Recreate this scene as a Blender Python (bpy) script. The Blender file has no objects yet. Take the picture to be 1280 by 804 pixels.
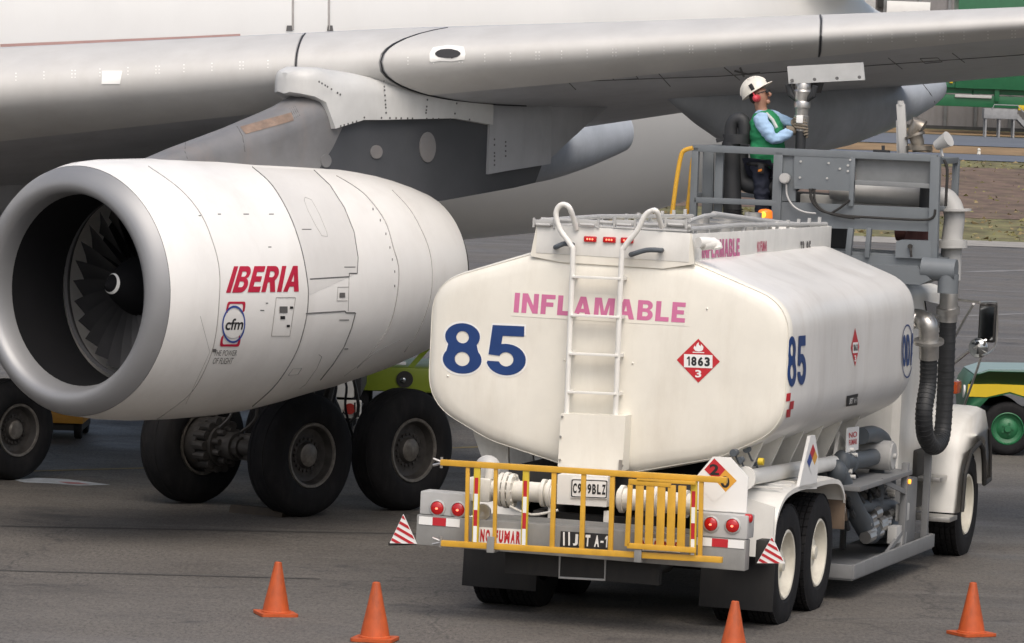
import bpy, bmesh, math, random
from mathutils import noise as mnoise
from mathutils import Vector, Matrix
from mathutils.bvhtree import BVHTree
from mathutils.geometry import tessellate_polygon

# ------------------------------------------------------------------ camera, sky, sun, exposure
scene = bpy.context.scene
F, CAM_H, ROLL = 6150.0, 5.36, 0.037            # focal length in photo pixels, eye height, camera roll
PITCH = math.atan(342 / F)
FWD = Vector((0, math.cos(PITCH), -math.sin(PITCH)))
UP0 = Vector((0, math.sin(PITCH), math.cos(PITCH)))
RGT = Vector((1, 0, 0)) * math.cos(ROLL) + UP0 * math.sin(ROLL)
UPV = UP0 * math.cos(ROLL) - Vector((1, 0, 0)) * math.sin(ROLL)
EYE = Vector((0, 0, CAM_H))
cam_data = bpy.data.cameras.new("camera")
cam_data.sensor_width = 36.0
cam_data.lens = 36.0 * F / 1280.0
cam_data.clip_start, cam_data.clip_end = 1.0, 9000.0
cam = bpy.data.objects.new("camera", cam_data)
scene.collection.objects.link(cam)
mw = Matrix((RGT, UPV, -FWD)).transposed().to_4x4()
mw.translation = EYE
cam.matrix_world = mw
scene.camera = cam

SUN_EL, SUN_AZ = math.radians(55), math.radians(172)     # azimuth clockwise from +Y
world = bpy.data.worlds.new("World")
scene.world = world
world.use_nodes = True
wn = world.node_tree.nodes
bg = wn["Background"]
sky = wn.new("ShaderNodeTexSky")
sky.sky_type = 'NISHITA'
sky.sun_disc = False
sky.sun_elevation, sky.sun_rotation = SUN_EL, SUN_AZ
sky.air_density, sky.dust_density, sky.ozone_density = 1.0, 6.0, 1.0
hs = wn.new("ShaderNodeHueSaturation")
hs.inputs["Saturation"].default_value = 0.8
world.node_tree.links.new(sky.outputs[0], hs.inputs["Color"])
world.node_tree.links.new(hs.outputs[0], bg.inputs["Color"])
bg.inputs["Strength"].default_value = 0.15
sun = bpy.data.lights.new("sun", 'SUN')
sun.energy, sun.angle, sun.color = 0.9, math.radians(45), (1.0, 0.95, 0.87)
so = bpy.data.objects.new("sun", sun)
scene.collection.objects.link(so)
sd = Vector((math.sin(SUN_AZ) * math.cos(SUN_EL), math.cos(SUN_AZ) * math.cos(SUN_EL), math.sin(SUN_EL)))
so.rotation_euler = sd.to_track_quat('Z', 'Y').to_euler()
so.location = sd * 80
scene.view_settings.view_transform = 'Standard'
scene.view_settings.look = 'None'
scene.view_settings.gamma = 1.0
scene.view_settings.use_curve_mapping = False
scene.view_settings.exposure = 0.17

# ------------------------------------------------------------------ helpers
random.seed(7)
def V(*a): return Vector(a)
def ray(x, y): return FWD * F + RGT * (x - 640) + UPV * (402 - y)
def pix(x, y, Y):                                  # the point seen at photo pixel (x, y), Y metres away
    d = ray(x, y); return EYE + d * (Y / d.y)
def gnd(x, y, z=0.0):
    d = ray(x, y); return EYE + d * ((z - CAM_H) / d.z)

class MB:
    def __init__(s): s.v, s.f, s.m, s.c = [], [], [], []
    def cut(s): s.c.append((len(s.v), len(s.f))); return s      # the next piece starts here
    def add(s, vs, fs, mi=0):
        o = len(s.v); s.v += [Vector(p) for p in vs]
        for f in fs: s.f.append([i + o for i in f]); s.m.append(mi)
        return s
    def obox(s, c, ax, ay, az, bev=0.0, mi=0):     # centre and three half-axes
        c, ax, ay, az = Vector(c), Vector(ax), Vector(ay), Vector(az)
        P = [c + ax * i + ay * j + az * k for i in (-1, 1) for j in (-1, 1) for k in (-1, 1)]
        fs = [(0, 1, 3, 2), (4, 6, 7, 5), (0, 4, 5, 1), (2, 3, 7, 6), (0, 2, 6, 4), (1, 5, 7, 3)]
        if bev <= 0: return s.add(P, fs, mi)
        bm = bmesh.new(); vv = [bm.verts.new(p) for p in P]
        for f in fs: bm.faces.new([vv[i] for i in f])
        bmesh.ops.recalc_face_normals(bm, faces=bm.faces)
        bmesh.ops.bevel(bm, geom=list(bm.edges), offset=bev, segments=2, profile=0.6, affect='EDGES')
        bm.verts.index_update()
        s.add([v.co.copy() for v in bm.verts], [[v.index for v in f.verts] for f in bm.faces], mi)
        bm.free(); return s
    def box(s, x0, x1, y0, y1, z0, z1, bev=0.0, mi=0):
        return s.obox(((x0 + x1) / 2, (y0 + y1) / 2, (z0 + z1) / 2), (abs(x1 - x0) / 2, 0, 0), (0, abs(y1 - y0) / 2, 0), (0, 0, abs(z1 - z0) / 2), bev, mi)
    def beam(s, p, q, w, h, up=(0, 0, 1), bev=0.0, mi=0):
        p, q, up = Vector(p), Vector(q), Vector(up)
        d = q - p; n = d.normalized(); sx = n.cross(up)
        if sx.length < 1e-4: sx = n.cross(Vector((1, 0, 0)))
        sx.normalize(); sz = sx.cross(n)
        return s.obox((p + q) / 2, d / 2, sx * w / 2, sz * h / 2, bev, mi)
    def ring(s, c, n, up, r, N):
        sx = n.cross(up).normalized(); sy = sx.cross(n)
        return [c + sx * (r * math.cos(6.28318531 * i / N)) + sy * (r * math.sin(6.28318531 * i / N)) for i in range(N)]
    def cyl(s, p, q, r, r1=None, N=16, mi=0, cap=True):
        p, q = Vector(p), Vector(q); n = (q - p).normalized()
        up = Vector((0, 0, 1)) if abs(n.z) < .9 else Vector((1, 0, 0))
        a, b = s.ring(p, n, up, r, N), s.ring(q, n, up, r if r1 is None else r1, N)
        fs = [(i, (i + 1) % N, N + (i + 1) % N, N + i) for i in range(N)]
        if cap: fs += [tuple(range(N))[::-1], tuple(range(N, 2 * N))]
        return s.add(a + b, fs, mi)
    def tube(s, pts, r, N=10, mi=0, smooth=0):
        pts = [Vector(p) for p in pts]
        n0 = len(pts)
        if smooth: pts = spline(pts, smooth)
        if isinstance(r, (list, tuple)):
            rs = []
            for i in range(len(pts)):
                t = i / (len(pts) - 1) * (len(r) - 1); j = min(int(t), len(r) - 2); rs.append(r[j] + (r[j + 1] - r[j]) * (t - j))
        else: rs = [r] * len(pts)
        vs = []; up = None
        for i, p in enumerate(pts):
            n = (pts[min(i + 1, len(pts) - 1)] - pts[max(i - 1, 0)]).normalized()
            if up is None:
                up = Vector((0, 0, 1)) if abs(n.z) < .9 else Vector((1, 0, 0))
            up = (up - n * up.dot(n))
            if up.length < 1e-5: up = n.orthogonal()
            up.normalize()
            vs += s.ring(p, n, up, rs[i], N)
        fs = []
        for k in range(len(pts) - 1):
            for i in range(N): fs.append((k * N + i, k * N + (i + 1) % N, k * N + N + (i + 1) % N, k * N + N + i))
        fs += [tuple(range(N))[::-1], tuple(range(len(vs) - N, len(vs)))]
        return s.add(vs, fs, mi)
    def lathe(s, prof, org, axis, N=48, mi=0, off=None, closed=False):   # prof: (along, radius)
        org, n = Vector(org), Vector(axis).normalized()
        up = Vector((0, 0, 1)) if abs(n.z) < .9 else Vector((1, 0, 0))
        vs = []
        for a, r in prof:
            c = org + n * a
            if off: c = c + Vector((0, 0, off(a)))
            vs += s.ring(c, n, up, max(r, 1e-4), N)
        fs = []; K = len(prof)
        for k in range(K if closed else K - 1):
            k2 = (k + 1) % K
            for i in range(N): fs.append((k * N + i, k * N + (i + 1) % N, k2 * N + (i + 1) % N, k2 * N + i))
        return s.add(vs, fs, mi)
    def prism(s, pts, vec, mi=0):
        pts = [Vector(p) for p in pts]; vec = Vector(vec); n = len(pts)
        tri = tessellate_polygon([pts])
        fs = [tuple(t) for t in tri] + [tuple(i + n for i in t)[::-1] for t in tri]
        fs += [(i, (i + 1) % n, n + (i + 1) % n, n + i) for i in range(n)]
        return s.add(pts + [p + vec for p in pts], fs, mi)
    def loft(s, secs, mi=0, cap=True):
        N = len(secs[0]); vs = [p for sec in secs for p in sec]; fs = []
        for k in range(len(secs) - 1):
            for i in range(N): fs.append((k * N + i, k * N + (i + 1) % N, k * N + N + (i + 1) % N, k * N + N + i))
        s.add(vs, fs, mi)
        if cap:
            for sec, rev in ((secs[0], 1), (secs[-1], 0)):
                c = sum((Vector(p) for p in sec), Vector()) / N
                s.add(list(sec) + [c], [((i + 1) % N, i, N) if rev else (i, (i + 1) % N, N) for i in range(N)], mi)
        return s
    def sphere(s, c, r, N=20, M_=12, mi=0):
        c = Vector(c); r = Vector(r) if not isinstance(r, (int, float)) else Vector((r, r, r))
        vs = []; fs = []
        for j in range(M_ + 1):
            t = math.pi * j / M_
            for i in range(N):
                a = 6.28318531 * i / N
                vs.append(c + Vector((r.x * math.sin(t) * math.cos(a), r.y * math.sin(t) * math.sin(a), r.z * math.cos(t))))
        for j in range(M_):
            for i in range(N): fs.append((j * N + i, j * N + (i + 1) % N, j * N + N + (i + 1) % N, j * N + N + i))
        return s.add(vs, fs, mi)
    def build_each(s, name, mats, parent=None, **kw):              # one object per piece
        marks = [(0, 0)] + s.c + [(len(s.v), len(s.f))]; out = []
        for (v0, f0), (v1, f1) in zip(marks[:-1], marks[1:]):
            if f1 <= f0: continue
            b = MB(); b.v = s.v[v0:v1]; b.f = [[i - v0 for i in f] for f in s.f[f0:f1]]; b.m = s.m[f0:f1]
            out.append(b.build(name, mats, parent, **kw))
        return out
    def xf(s, m):
        s.v = [m @ p for p in s.v]; return s
    def build(s, name, mats, parent=None, ang=35, world_m=None, weld=True, flip=False):
        me = bpy.data.meshes.new(name)
        bm = bmesh.new(); vv = [bm.verts.new(p) for p in s.v]
        for f, mi in zip(s.f, s.m):
            if len(set(f)) < 3: continue
            try: fc = bm.faces.new([vv[i] for i in f]); fc.material_index = mi; fc.smooth = True
            except ValueError: pass
        if weld:
            bmesh.ops.remove_doubles(bm, verts=bm.verts, dist=1e-5)
            bmesh.ops.dissolve_degenerate(bm, edges=bm.edges, dist=1e-6)
        bmesh.ops.recalc_face_normals(bm, faces=bm.faces)
        if flip: bmesh.ops.reverse_faces(bm, faces=bm.faces)
        lim = math.radians(ang)
        for e in bm.edges:
            if len(e.link_faces) == 2 and e.calc_face_angle(0) > lim: e.smooth = False
        bm.to_mesh(me); bm.free()
        for m in (mats if isinstance(mats, (list, tuple)) else [mats]): me.materials.append(m)
        o = bpy.data.objects.new(name, me); scene.collection.objects.link(o)
        if parent is not None: o.parent = parent
        if world_m is not None: o.matrix_world = world_m
        return o

def spline(pts, k):                                # Catmull-Rom
    pts = [Vector(p) for p in pts]; out = []
    for i in range(len(pts) - 1):
        p0, p1, p2, p3 = pts[max(i - 1, 0)], pts[i], pts[i + 1], pts[min(i + 2, len(pts) - 1)]
        for j in range(k):
            t = j / k
            out.append(0.5 * ((2 * p1) + (p2 - p0) * t + (2 * p0 - 5 * p1 + 4 * p2 - p3) * t * t + (3 * p1 - p0 - 3 * p2 + p3) * t ** 3))
    return out + [pts[-1]]

def roundpoly(pts, rads, k=6):                     # 2-D polygon with rounded corners
    out = []; n = len(pts)
    for i in range(n):
        p = Vector(pts[i]); a = Vector(pts[i - 1]) - p; b = Vector(pts[(i + 1) % n]) - p
        la, lb = a.length, b.length; a.normalize(); b.normalize()
        r = rads[i] if isinstance(rads, (list, tuple)) else rads
        ang = a.angle(b); d = min(r / math.tan(ang / 2), la * .49, lb * .49)
        s0, s1 = p + a * d, p + b * d
        for j in range(k + 1):
            t = j / k
            out.append((1 - t) ** 2 * s0 + 2 * t * (1 - t) * p + t * t * s1)
    return out

def empty(name, m):
    o = bpy.data.objects.new(name, None); scene.collection.objects.link(o); o.matrix_world = m; o.empty_display_size = .3
    return o
def tag(o, label=None, cat=None, group=None, kind=None):
    if label: o["label"] = label
    if cat: o["category"] = cat
    if group: o["group"] = group
    if kind: o["kind"] = kind
    return o

# ------------------------------------------------------------------ materials
def mat(name, col, rough=.5, metal=0.0, var=.12, scale=3.0, bump=0.0, bscale=40.0, stain=0.0, stain_col=(.12, .1, .08), coat=0.0, emit=None, stretch=(1, 1, 1), rvar=.12, spec=.5):
    m = bpy.data.materials.new(name); m.use_nodes = True
    nt = m.node_tree; N = nt.nodes; L = nt.links; b = N["Principled BSDF"]
    tc = N.new("ShaderNodeTexCoord"); mp = N.new("ShaderNodeMapping"); mp.inputs["Scale"].default_value = stretch
    L.new(tc.outputs["Object"], mp.inputs["Vector"])
    n1 = N.new("ShaderNodeTexNoise"); n1.inputs["Scale"].default_value = scale; n1.inputs["Detail"].default_value = 8; n1.inputs["Roughness"].default_value = .6
    L.new(mp.outputs[0], n1.inputs["Vector"])
    mr = N.new("ShaderNodeMapRange"); mr.inputs[1].default_value = .3; mr.inputs[2].default_value = .7
    mr.inputs[3].default_value = 1 - var; mr.inputs[4].default_value = 1 + var * .5
    L.new(n1.outputs["Fac"], mr.inputs[0])
    mul = N.new("ShaderNodeMix"); mul.data_type = 'RGBA'; mul.blend_type = 'MULTIPLY'; mul.inputs[0].default_value = 1
    mul.inputs[6].default_value = (*col, 1); L.new(mr.outputs[0], mul.inputs[7])
    last = mul.outputs[2]
    if stain > 0:
        n2 = N.new("ShaderNodeTexNoise"); n2.inputs["Scale"].default_value = scale * .7; n2.inputs["Detail"].default_value = 10; n2.inputs["Roughness"].default_value = .7
        mp2 = N.new("ShaderNodeMapping"); mp2.inputs["Scale"].default_value = (stretch[0] * 2.2, stretch[1] * 2.2, stretch[2] * .5); mp2.inputs["Location"].default_value = (3.1, 7.7, 1.3)
        L.new(tc.outputs["Object"], mp2.inputs["Vector"]); L.new(mp2.outputs[0], n2.inputs["Vector"])
        m2 = N.new("ShaderNodeMapRange"); m2.inputs[1].default_value = .48; m2.inputs[2].default_value = .8; m2.inputs[3].default_value = 0; m2.inputs[4].default_value = stain
        L.new(n2.outputs["Fac"], m2.inputs[0])
        mx = N.new("ShaderNodeMix"); mx.data_type = 'RGBA'; mx.inputs[7].default_value = (*stain_col, 1)
        L.new(m2.outputs[0], mx.inputs[0]); L.new(last, mx.inputs[6]); last = mx.outputs[2]
    L.new(last, b.inputs["Base Color"])
    m3 = N.new("ShaderNodeMapRange"); m3.inputs[3].default_value = max(.03, rough - rvar); m3.inputs[4].default_value = min(1, rough + rvar)
    L.new(n1.outputs["Fac"], m3.inputs[0]); L.new(m3.outputs[0], b.inputs["Roughness"])
    b.inputs["Metallic"].default_value = metal
    b.inputs["Specular IOR Level"].default_value = spec
    if coat: b.inputs["Coat Weight"].default_value = coat; b.inputs["Coat Roughness"].default_value = .12
    if bump > 0:
        n4 = N.new("ShaderNodeTexNoise"); n4.inputs["Scale"].default_value = bscale; n4.inputs["Detail"].default_value = 6
        L.new(mp.outputs[0], n4.inputs["Vector"])
        bp = N.new("ShaderNodeBump"); bp.inputs["Strength"].default_value = bump; bp.inputs["Distance"].default_value = .02
        L.new(n4.outputs["Fac"], bp.inputs["Height"]); L.new(bp.outputs[0], b.inputs["Normal"])
    if emit:
        b.inputs["Emission Color"].default_value = (*emit[:3], 1); b.inputs["Emission Strength"].default_value = emit[3]
    return m

M = {}
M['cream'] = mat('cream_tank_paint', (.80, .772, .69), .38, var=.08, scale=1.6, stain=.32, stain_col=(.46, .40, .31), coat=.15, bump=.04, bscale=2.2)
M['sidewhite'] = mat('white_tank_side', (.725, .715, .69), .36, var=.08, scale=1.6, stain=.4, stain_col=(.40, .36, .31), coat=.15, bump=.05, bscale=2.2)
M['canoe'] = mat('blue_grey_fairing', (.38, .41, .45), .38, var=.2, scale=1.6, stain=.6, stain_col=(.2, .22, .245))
M['white'] = mat('white_paint', (.78, .77, .73), .42, var=.1, scale=2.5, stain=.2, stain_col=(.3, .26, .2))
M['dirtywhite'] = mat('grimy_white_paint', (.72, .70, .64), .5, var=.16, scale=3, stain=.5, stain_col=(.2, .17, .13))
M['cowl'] = mat('white_cowl_paint', (.80, .79, .765), .36, var=.06, scale=1.1, stain=.26, stain_col=(.44, .40, .36), coat=.2, rvar=.06, bump=.03, bscale=2.5)
M['cowlgrey'] = mat('grey_white_cowl_panel', (.66, .65, .63), .4, var=.07, scale=1.2, stain=.2, stain_col=(.33, .3, .27), coat=.1)
M['fuselage'] = mat('white_fuselage_paint', (.84, .835, .81), .3, var=.04, scale=.5, stain=.06, stain_col=(.4, .36, .3), coat=.2, rvar=.05)
M['slat'] = mat('grey_slat_metal', (.55, .545, .53), .6, metal=.1, spec=.4, var=.09, scale=1.5, rvar=.06, stain=.35, stain_col=(.42, .40, .37))
M['lip'] = mat('dull_inlet_metal', (.29, .295, .305), .48, metal=.5, var=.06, scale=2, rvar=.05)
M['wing'] = mat('grey_wing_paint', (.40, .41, .43), .42, var=.16, scale=1.3, stain=.5, stain_col=(.2, .2, .21), rvar=.08)
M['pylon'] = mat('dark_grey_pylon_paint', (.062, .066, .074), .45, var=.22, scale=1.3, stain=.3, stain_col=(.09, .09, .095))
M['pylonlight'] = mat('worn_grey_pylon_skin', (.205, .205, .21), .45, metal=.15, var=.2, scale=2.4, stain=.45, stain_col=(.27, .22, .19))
M['fairing'] = mat('pale_grey_fairing_paint', (.58, .585, .575), .42, var=.1, scale=2, stain=.3, stain_col=(.32, .31, .3))
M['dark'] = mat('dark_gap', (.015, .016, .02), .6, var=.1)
M['fan'] = mat('dark_titanium_blade', (.07, .07, .074), .4, metal=.5, var=.1, scale=5)
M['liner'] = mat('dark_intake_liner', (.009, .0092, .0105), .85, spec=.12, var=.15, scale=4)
M['casering'] = mat('grey_fan_case', (.045, .045, .048), .55, spec=.3, var=.2, scale=6)
M['tyre'] = mat('black_rubber', (.012, .012, .0135), .8, spec=.25, var=.3, scale=6, bump=.12, bscale=60, stain=.3, stain_col=(.06, .055, .05))
M['acrim'] = mat('dark_wheel_metal', (.085, .08, .076), .5, metal=.5, var=.3, scale=10, stain=.4, stain_col=(.05, .045, .04))
M['rimedge'] = mat('worn_rim_edge', (.22, .205, .185), .45, metal=.4, var=.4, scale=14, stain=.5, stain_col=(.06, .055, .05))
M['rimwhite'] = mat('cream_wheel_paint', (.66, .63, .54), .5, var=.15, scale=6, stain=.35, stain_col=(.25, .19, .13))
M['steel'] = mat('brushed_steel', (.52, .51, .49), .35, metal=.85, var=.15, scale=8, stain=.25, stain_col=(.2, .18, .15))
M['grey'] = mat('grey_frame_paint', (.20, .205, .21), .5, var=.15, scale=4, stain=.3, stain_col=(.09, .085, .08))
M['platgrey'] = mat('slate_grey_paint', (.15, .168, .182), .48, var=.1, scale=3, stain=.2, stain_col=(.12, .12, .12))
M['bumper'] = mat('grey_bumper_paint', (.26, .26, .25), .5, var=.15, scale=4, stain=.35, stain_col=(.12, .11, .1))
M['lightgrey'] = mat('light_grey_paint', (.46, .46, .45), .45, var=.1, scale=4, stain=.2, stain_col=(.25, .24, .22))
M['chassis'] = mat('black_chassis', (.022, .021, .02), .7, var=.3, scale=5, stain=.3, stain_col=(.06, .05, .04))
M['pipe'] = mat('grey_blue_pipe', (.085, .10, .115), .5, var=.2, scale=5, stain=.3, stain_col=(.08, .07, .06))
M['hose'] = mat('black_hose', (.025, .027, .03), .6, var=.25, scale=8)
M['flap'] = mat('black_mudflap', (.012, .012, .013), .8, var=.4, scale=3, stain=.3, stain_col=(.04, .036, .032))
M['yellow'] = mat('yellow_ladder_paint', (.66, .365, .035), .45, var=.15, scale=6, stain=.3, stain_col=(.35, .2, .06))
M['yellowpale'] = mat('worn_yellow_paint', (.62, .45, .03), .45, var=.15, scale=6)
M['red'] = mat('red_paint', (.50, .02, .03), .4, var=.1, scale=6)
M['magenta'] = mat('pink_red_letters', (.60, .17, .33), .5, var=.1, scale=4)
M['magentadark'] = mat('deep_pink_letters', (.50, .07, .14), .5, var=.12, scale=5)
M['navy'] = mat('navy_letters', (.012, .045, .17), .45, var=.1, scale=4)
M['black'] = mat('black_paint', (.018, .018, .02), .5, var=.1)
M['ibred'] = mat('crimson_letters', (.46, .012, .045), .4, var=.12, scale=5)
M['lettergrey'] = mat('faded_grey_letters', (.12, .117, .115), .6, var=.1)
M['seam'] = mat('grey_panel_seam', (.30, .29, .28), .7, var=.2)
M['seamdark'] = mat('dark_panel_seam', (.12, .12, .12), .7, var=.2)
M['diared'] = mat('red_placard', (.52, .025, .035), .4, var=.08)
M['signwhite'] = mat('white_sign', (.82, .82, .80), .45, var=.05)
M['blue'] = mat('blue_placard', (.03, .07, .3), .4, var=.08)
M['dialyellow'] = mat('amber_placard', (.72, .36, .05), .4, var=.08)
M['taillight'] = mat('red_lens', (.42, .006, .008), .15, var=.1, scale=20, emit=(1, .02, .02, .06), coat=.6)
M['tailglow'] = mat('lit_red_bulb', (.8, .1, .05), .2, emit=(1, .22, .12, 2.2))
M['amberglow'] = mat('lit_amber_lens', (.9, .3, .02), .2, emit=(1, .33, .03, 2.2))
M['glass'] = mat('dark_glass', (.03, .035, .04), .06, var=.05, coat=.5)
M['mirror'] = mat('mirror_glass', (.3, .32, .33), .08, metal=1, var=.05)
M['cone'] = mat('orange_cone_plastic', (.50, .088, .018), .55, var=.22, scale=6, stain=.75, stain_col=(.12, .045, .025))
M['green'] = mat('green_paint', (.012, .115, .045), .4, var=.12, scale=3, coat=.2)
M['farm_yellow'] = mat('yellow_band_paint', (.62, .45, .02), .4, var=.08)
M['hoodsky'] = mat('hood_sky_reflection', (.22, .31, .30), .35, var=.08)  # sky reflection on the green pickup's hood, put in as pale blue colour
M['rimgreen'] = mat('green_wheel_paint', (.02, .15, .06), .45, var=.25, scale=8, stain=.4, stain_col=(.02, .03, .02))
M['lime'] = mat('lime_paint', (.20, .26, .02), .4, var=.1)
M['orange'] = mat('orange_cart_paint', (.55, .26, .03), .5, var=.15)
M['skin'] = mat('skin', (.36, .19, .13), .5, var=.1, scale=20)
M['vest'] = mat('green_vest_cloth', (.015, .22, .085), .8, var=.2, scale=9, bump=.3, bscale=14)
M['shirt'] = mat('pale_blue_shirt_cloth', (.34, .50, .70), .85, var=.15, scale=9, bump=.35, bscale=12)
M['trouser'] = mat('navy_trouser_cloth', (.018, .022, .04), .85, var=.2, scale=8, bump=.3, bscale=14)
M['helmet'] = mat('scuffed_white_helmet', (.74, .71, .63), .35, var=.15, scale=10, stain=.3, stain_col=(.3, .26, .2))
M['muff'] = mat('red_ear_muff', (.55, .05, .07), .4, var=.1)
M['glove'] = mat('tan_work_glove', (.20, .17, .13), .85, var=.25, scale=20)
M['hair'] = mat('black_hair', (.015, .012, .01), .7, var=.1)
M['reflect'] = mat('silver_reflective_tape', (.5, .52, .5), .35, var=.1)
# ------------------------------------------------------------------ setting
def ground_mat():
    m = bpy.data.materials.new("weathered_apron_asphalt"); m.use_nodes = True
    nt = m.node_tree; N = nt.nodes; L = nt.links; b = N["Principled BSDF"]
    tc = N.new("ShaderNodeTexCoord")
    def noise(scale, detail=6, st=(1, 1, 1), rot=0.0, rough=.6):
        mp = N.new("ShaderNodeMapping"); mp.inputs["Scale"].default_value = st; mp.inputs["Rotation"].default_value = (0, 0, rot)
        L.new(tc.outputs["Object"], mp.inputs["Vector"])
        n = N.new("ShaderNodeTexNoise"); n.inputs["Scale"].default_value = scale; n.inputs["Detail"].default_value = detail; n.inputs["Roughness"].default_value = rough
        L.new(mp.outputs[0], n.inputs["Vector"]); return n.outputs["Fac"]
    def rng(f, a, b_, c, d):
        r = N.new("ShaderNodeMapRange"); 
        for i, x in enumerate((a, b_, c, d)): r.inputs[i + 1].default_value = x
        L.new(f, r.inputs[0]); return r.outputs[0]
    def mix(fac, a, b_, mode='MIX'):
        x = N.new("ShaderNodeMix"); x.data_type = 'RGBA'; x.blend_type = mode
        if isinstance(fac, float): x.inputs[0].default_value = fac
        else: L.new(fac, x.inputs[0])
        for i, s in ((6, a), (7, b_)):
            if isinstance(s, tuple): x.inputs[i].default_value = (*s, 1)
            else: L.new(s, x.inputs[i])
        return x.outputs[2]
    c = mix(rng(noise(.16, 5), .35, .65, 0, 1), (.092, .083, .073), (.135, .123, .108))
    c = mix(rng(noise(.9, 8), .35, .7, 0, .5), c, (.058, .053, .049))
    c = mix(rng(noise(24, 4, (1, .3, 1), 0, .85), .38, .68, .0, .8), c, (.185, .17, .152))
    c = mix(rng(noise(30, 3, (1, .3, 1), .3, .85), .48, .68, 0, .85), c, (.035, .033, .031))
    # long rubber and oil streaks along the taxi direction
    c = mix(rng(noise(.5, 7, (.12, 1.6, 1), .35), .52, .74, 0, .55), c, (.05, .049, .05))
    c = mix(rng(noise(.35, 6, (.1, 2.2, 1), -.05), .56, .74, 0, .5), c, (.21, .205, .2))
    c = mix(rng(noise(.45, 9, rough=.7), .60, .68, 0, .75), c, (.04, .039, .04))
    c = mix(rng(noise(2.6, 10, rough=.75), .62, .74, 0, .5), c, (.032, .030, .029))      # oil spots
    c = mix(rng(noise(5.5, 8, (.6, 1, 1), .3, .7), .60, .78, 0, .4), c, (.175, .16, .142))   # pale scuffs
    # repaired cracks
    vo = N.new("ShaderNodeTexVoronoi"); vo.feature = 'DISTANCE_TO_EDGE'; vo.inputs["Scale"].default_value = .22
    mp = N.new("ShaderNodeMapping"); L.new(tc.outputs["Object"], mp.inputs["Vector"])
    nz = N.new("ShaderNodeTexNoise"); nz.inputs["Scale"].default_value = 1.2; nz.inputs["Detail"].default_value = 6
    L.new(tc.outputs["Object"], nz.inputs["Vector"])
    ad = N.new("ShaderNodeMix"); ad.data_type = 'RGBA'; ad.blend_type = 'ADD'; ad.inputs[0].default_value = .9
    L.new(tc.outputs["Object"], ad.inputs[6]); L.new(nz.outputs["Color"], ad.inputs[7]); L.new(ad.outputs[2], vo.inputs["Vector"])
    c = mix(rng(vo.outputs["Distance"], 0.0, .006, .6, 0), c, (.035, .034, .034))
    L.new(c, b.inputs["Base Color"])
    L.new(rng(noise(.6, 6), .3, .7, .5, .85), b.inputs["Roughness"])
    bp = N.new("ShaderNodeBump"); bp.inputs["Strength"].default_value = .5; bp.inputs["Distance"].default_value = .015
    L.new(noise(45, 5, rough=.75), bp.inputs["Height"]); L.new(bp.outputs[0], b.inputs["Normal"])
    return m
GM = ground_mat()
def sheet(name, pts, m, kind='structure', z=None):
    mb = MB(); mb.add(pts, [tuple(range(len(pts)))]); o = mb.build(name, m); tag(o, kind=kind); return o
g = MB()
g.add([(-3000, -300, 0), (3000, -300, 0), (3000, 6000, 0), (-3000, 6000, 0)], [(0, 1, 2, 3)])
ground = tag(g.build('ground', GM), kind='structure')

grass_m = mat('dry_grass_and_earth', (.155, .148, .062), .95, var=.7, scale=1.1, bump=.6, bscale=3.0, stain=.75, stain_col=(.20, .12, .075), stretch=(1, .45, 1), rvar=.03)
dirt_m = mat('red_brown_earth', (.15, .10, .074), .95, var=.55, scale=1.3, bump=.5, bscale=4, stain=.7, stain_col=(.15, .13, .06), stretch=(1, .4, 1), rvar=.03)
tan_m = mat('tan_dry_grass', (.25, .165, .085), .95, var=.3, scale=.6, bump=.4, bscale=4, stain=.4, stain_col=(.2, .17, .08), stretch=(1, .4, 1), rvar=.03)
road_m = mat('blue_grey_road', (.125, .14, .17), .7, var=.15, scale=.5, stretch=(.3, 1, 1))
kerb_m = mat('pale_apron_edge', (.30, .285, .26), .85, var=.25, scale=1.5)

# the field beyond the apron climbs gently; rows are photo heights along the column x = 1230
def hill_z(Y): return max(0.0, (Y - 148) / 112.0 * 1.85)
def row_Y(y):
    lo, hi = 120.0, 264.0
    for _ in range(50):
        m_ = (lo + hi) / 2
        d = ray(1230, y); z = CAM_H + d.z / d.y * m_
        if z < hill_z(m_): hi = m_
        else: lo = m_
    return lo
def band(name, y0, y1, m, dz=.012, kind='structure', jag=0.0):
    Y0, Y1 = row_Y(y0), row_Y(y1); mb = MB(); n = 90; vs = []; fs = []
    for i in range(n + 1):
        x = -260 + 620 * i / n
        j = random.uniform(-1, 1) * jag
        for Y in (Y0 + j, (Y0 + Y1) / 2, Y1 + random.uniform(-1, 1) * jag): vs.append((x, Y, hill_z(Y) + dz))
    for i in range(n):
        for k in range(2): fs.append((i * 3 + k, i * 3 + 3 + k, i * 3 + 4 + k, i * 3 + 1 + k))
    mb.add(vs, fs); o = mb.build(name, m); tag(o, kind=kind); return o
YE = row_Y(304)
gf = MB(); vs = []; fs = []
rows = [YE] + [YE + (262 - YE) * k / 12 for k in range(1, 13)] + [340, 1200]
for Y in rows:
    zz = hill_z(min(Y, 262)) + .008
    vs += [(-400, Y, zz), (400, Y, zz)]
for k in range(len(rows) - 1): fs.append((2 * k, 2 * k + 1, 2 * k + 3, 2 * k + 2))
gf.add(vs, fs); tag(gf.build('grass_field', grass_m), kind='structure')
band('apron_edge', 308, 301, kerb_m, .012, jag=.35)
band('bare_earth', 272, 212, dirt_m, .022, jag=3.5)
band('dry_verge', 194, 184.5, tan_m, .03, jag=.3)
band('service_road', 202, 194.5, road_m, .04)
band('access_road', 184, 171.5, road_m, .04)
band('verge', 170.5, 165, tan_m, .03)

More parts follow.
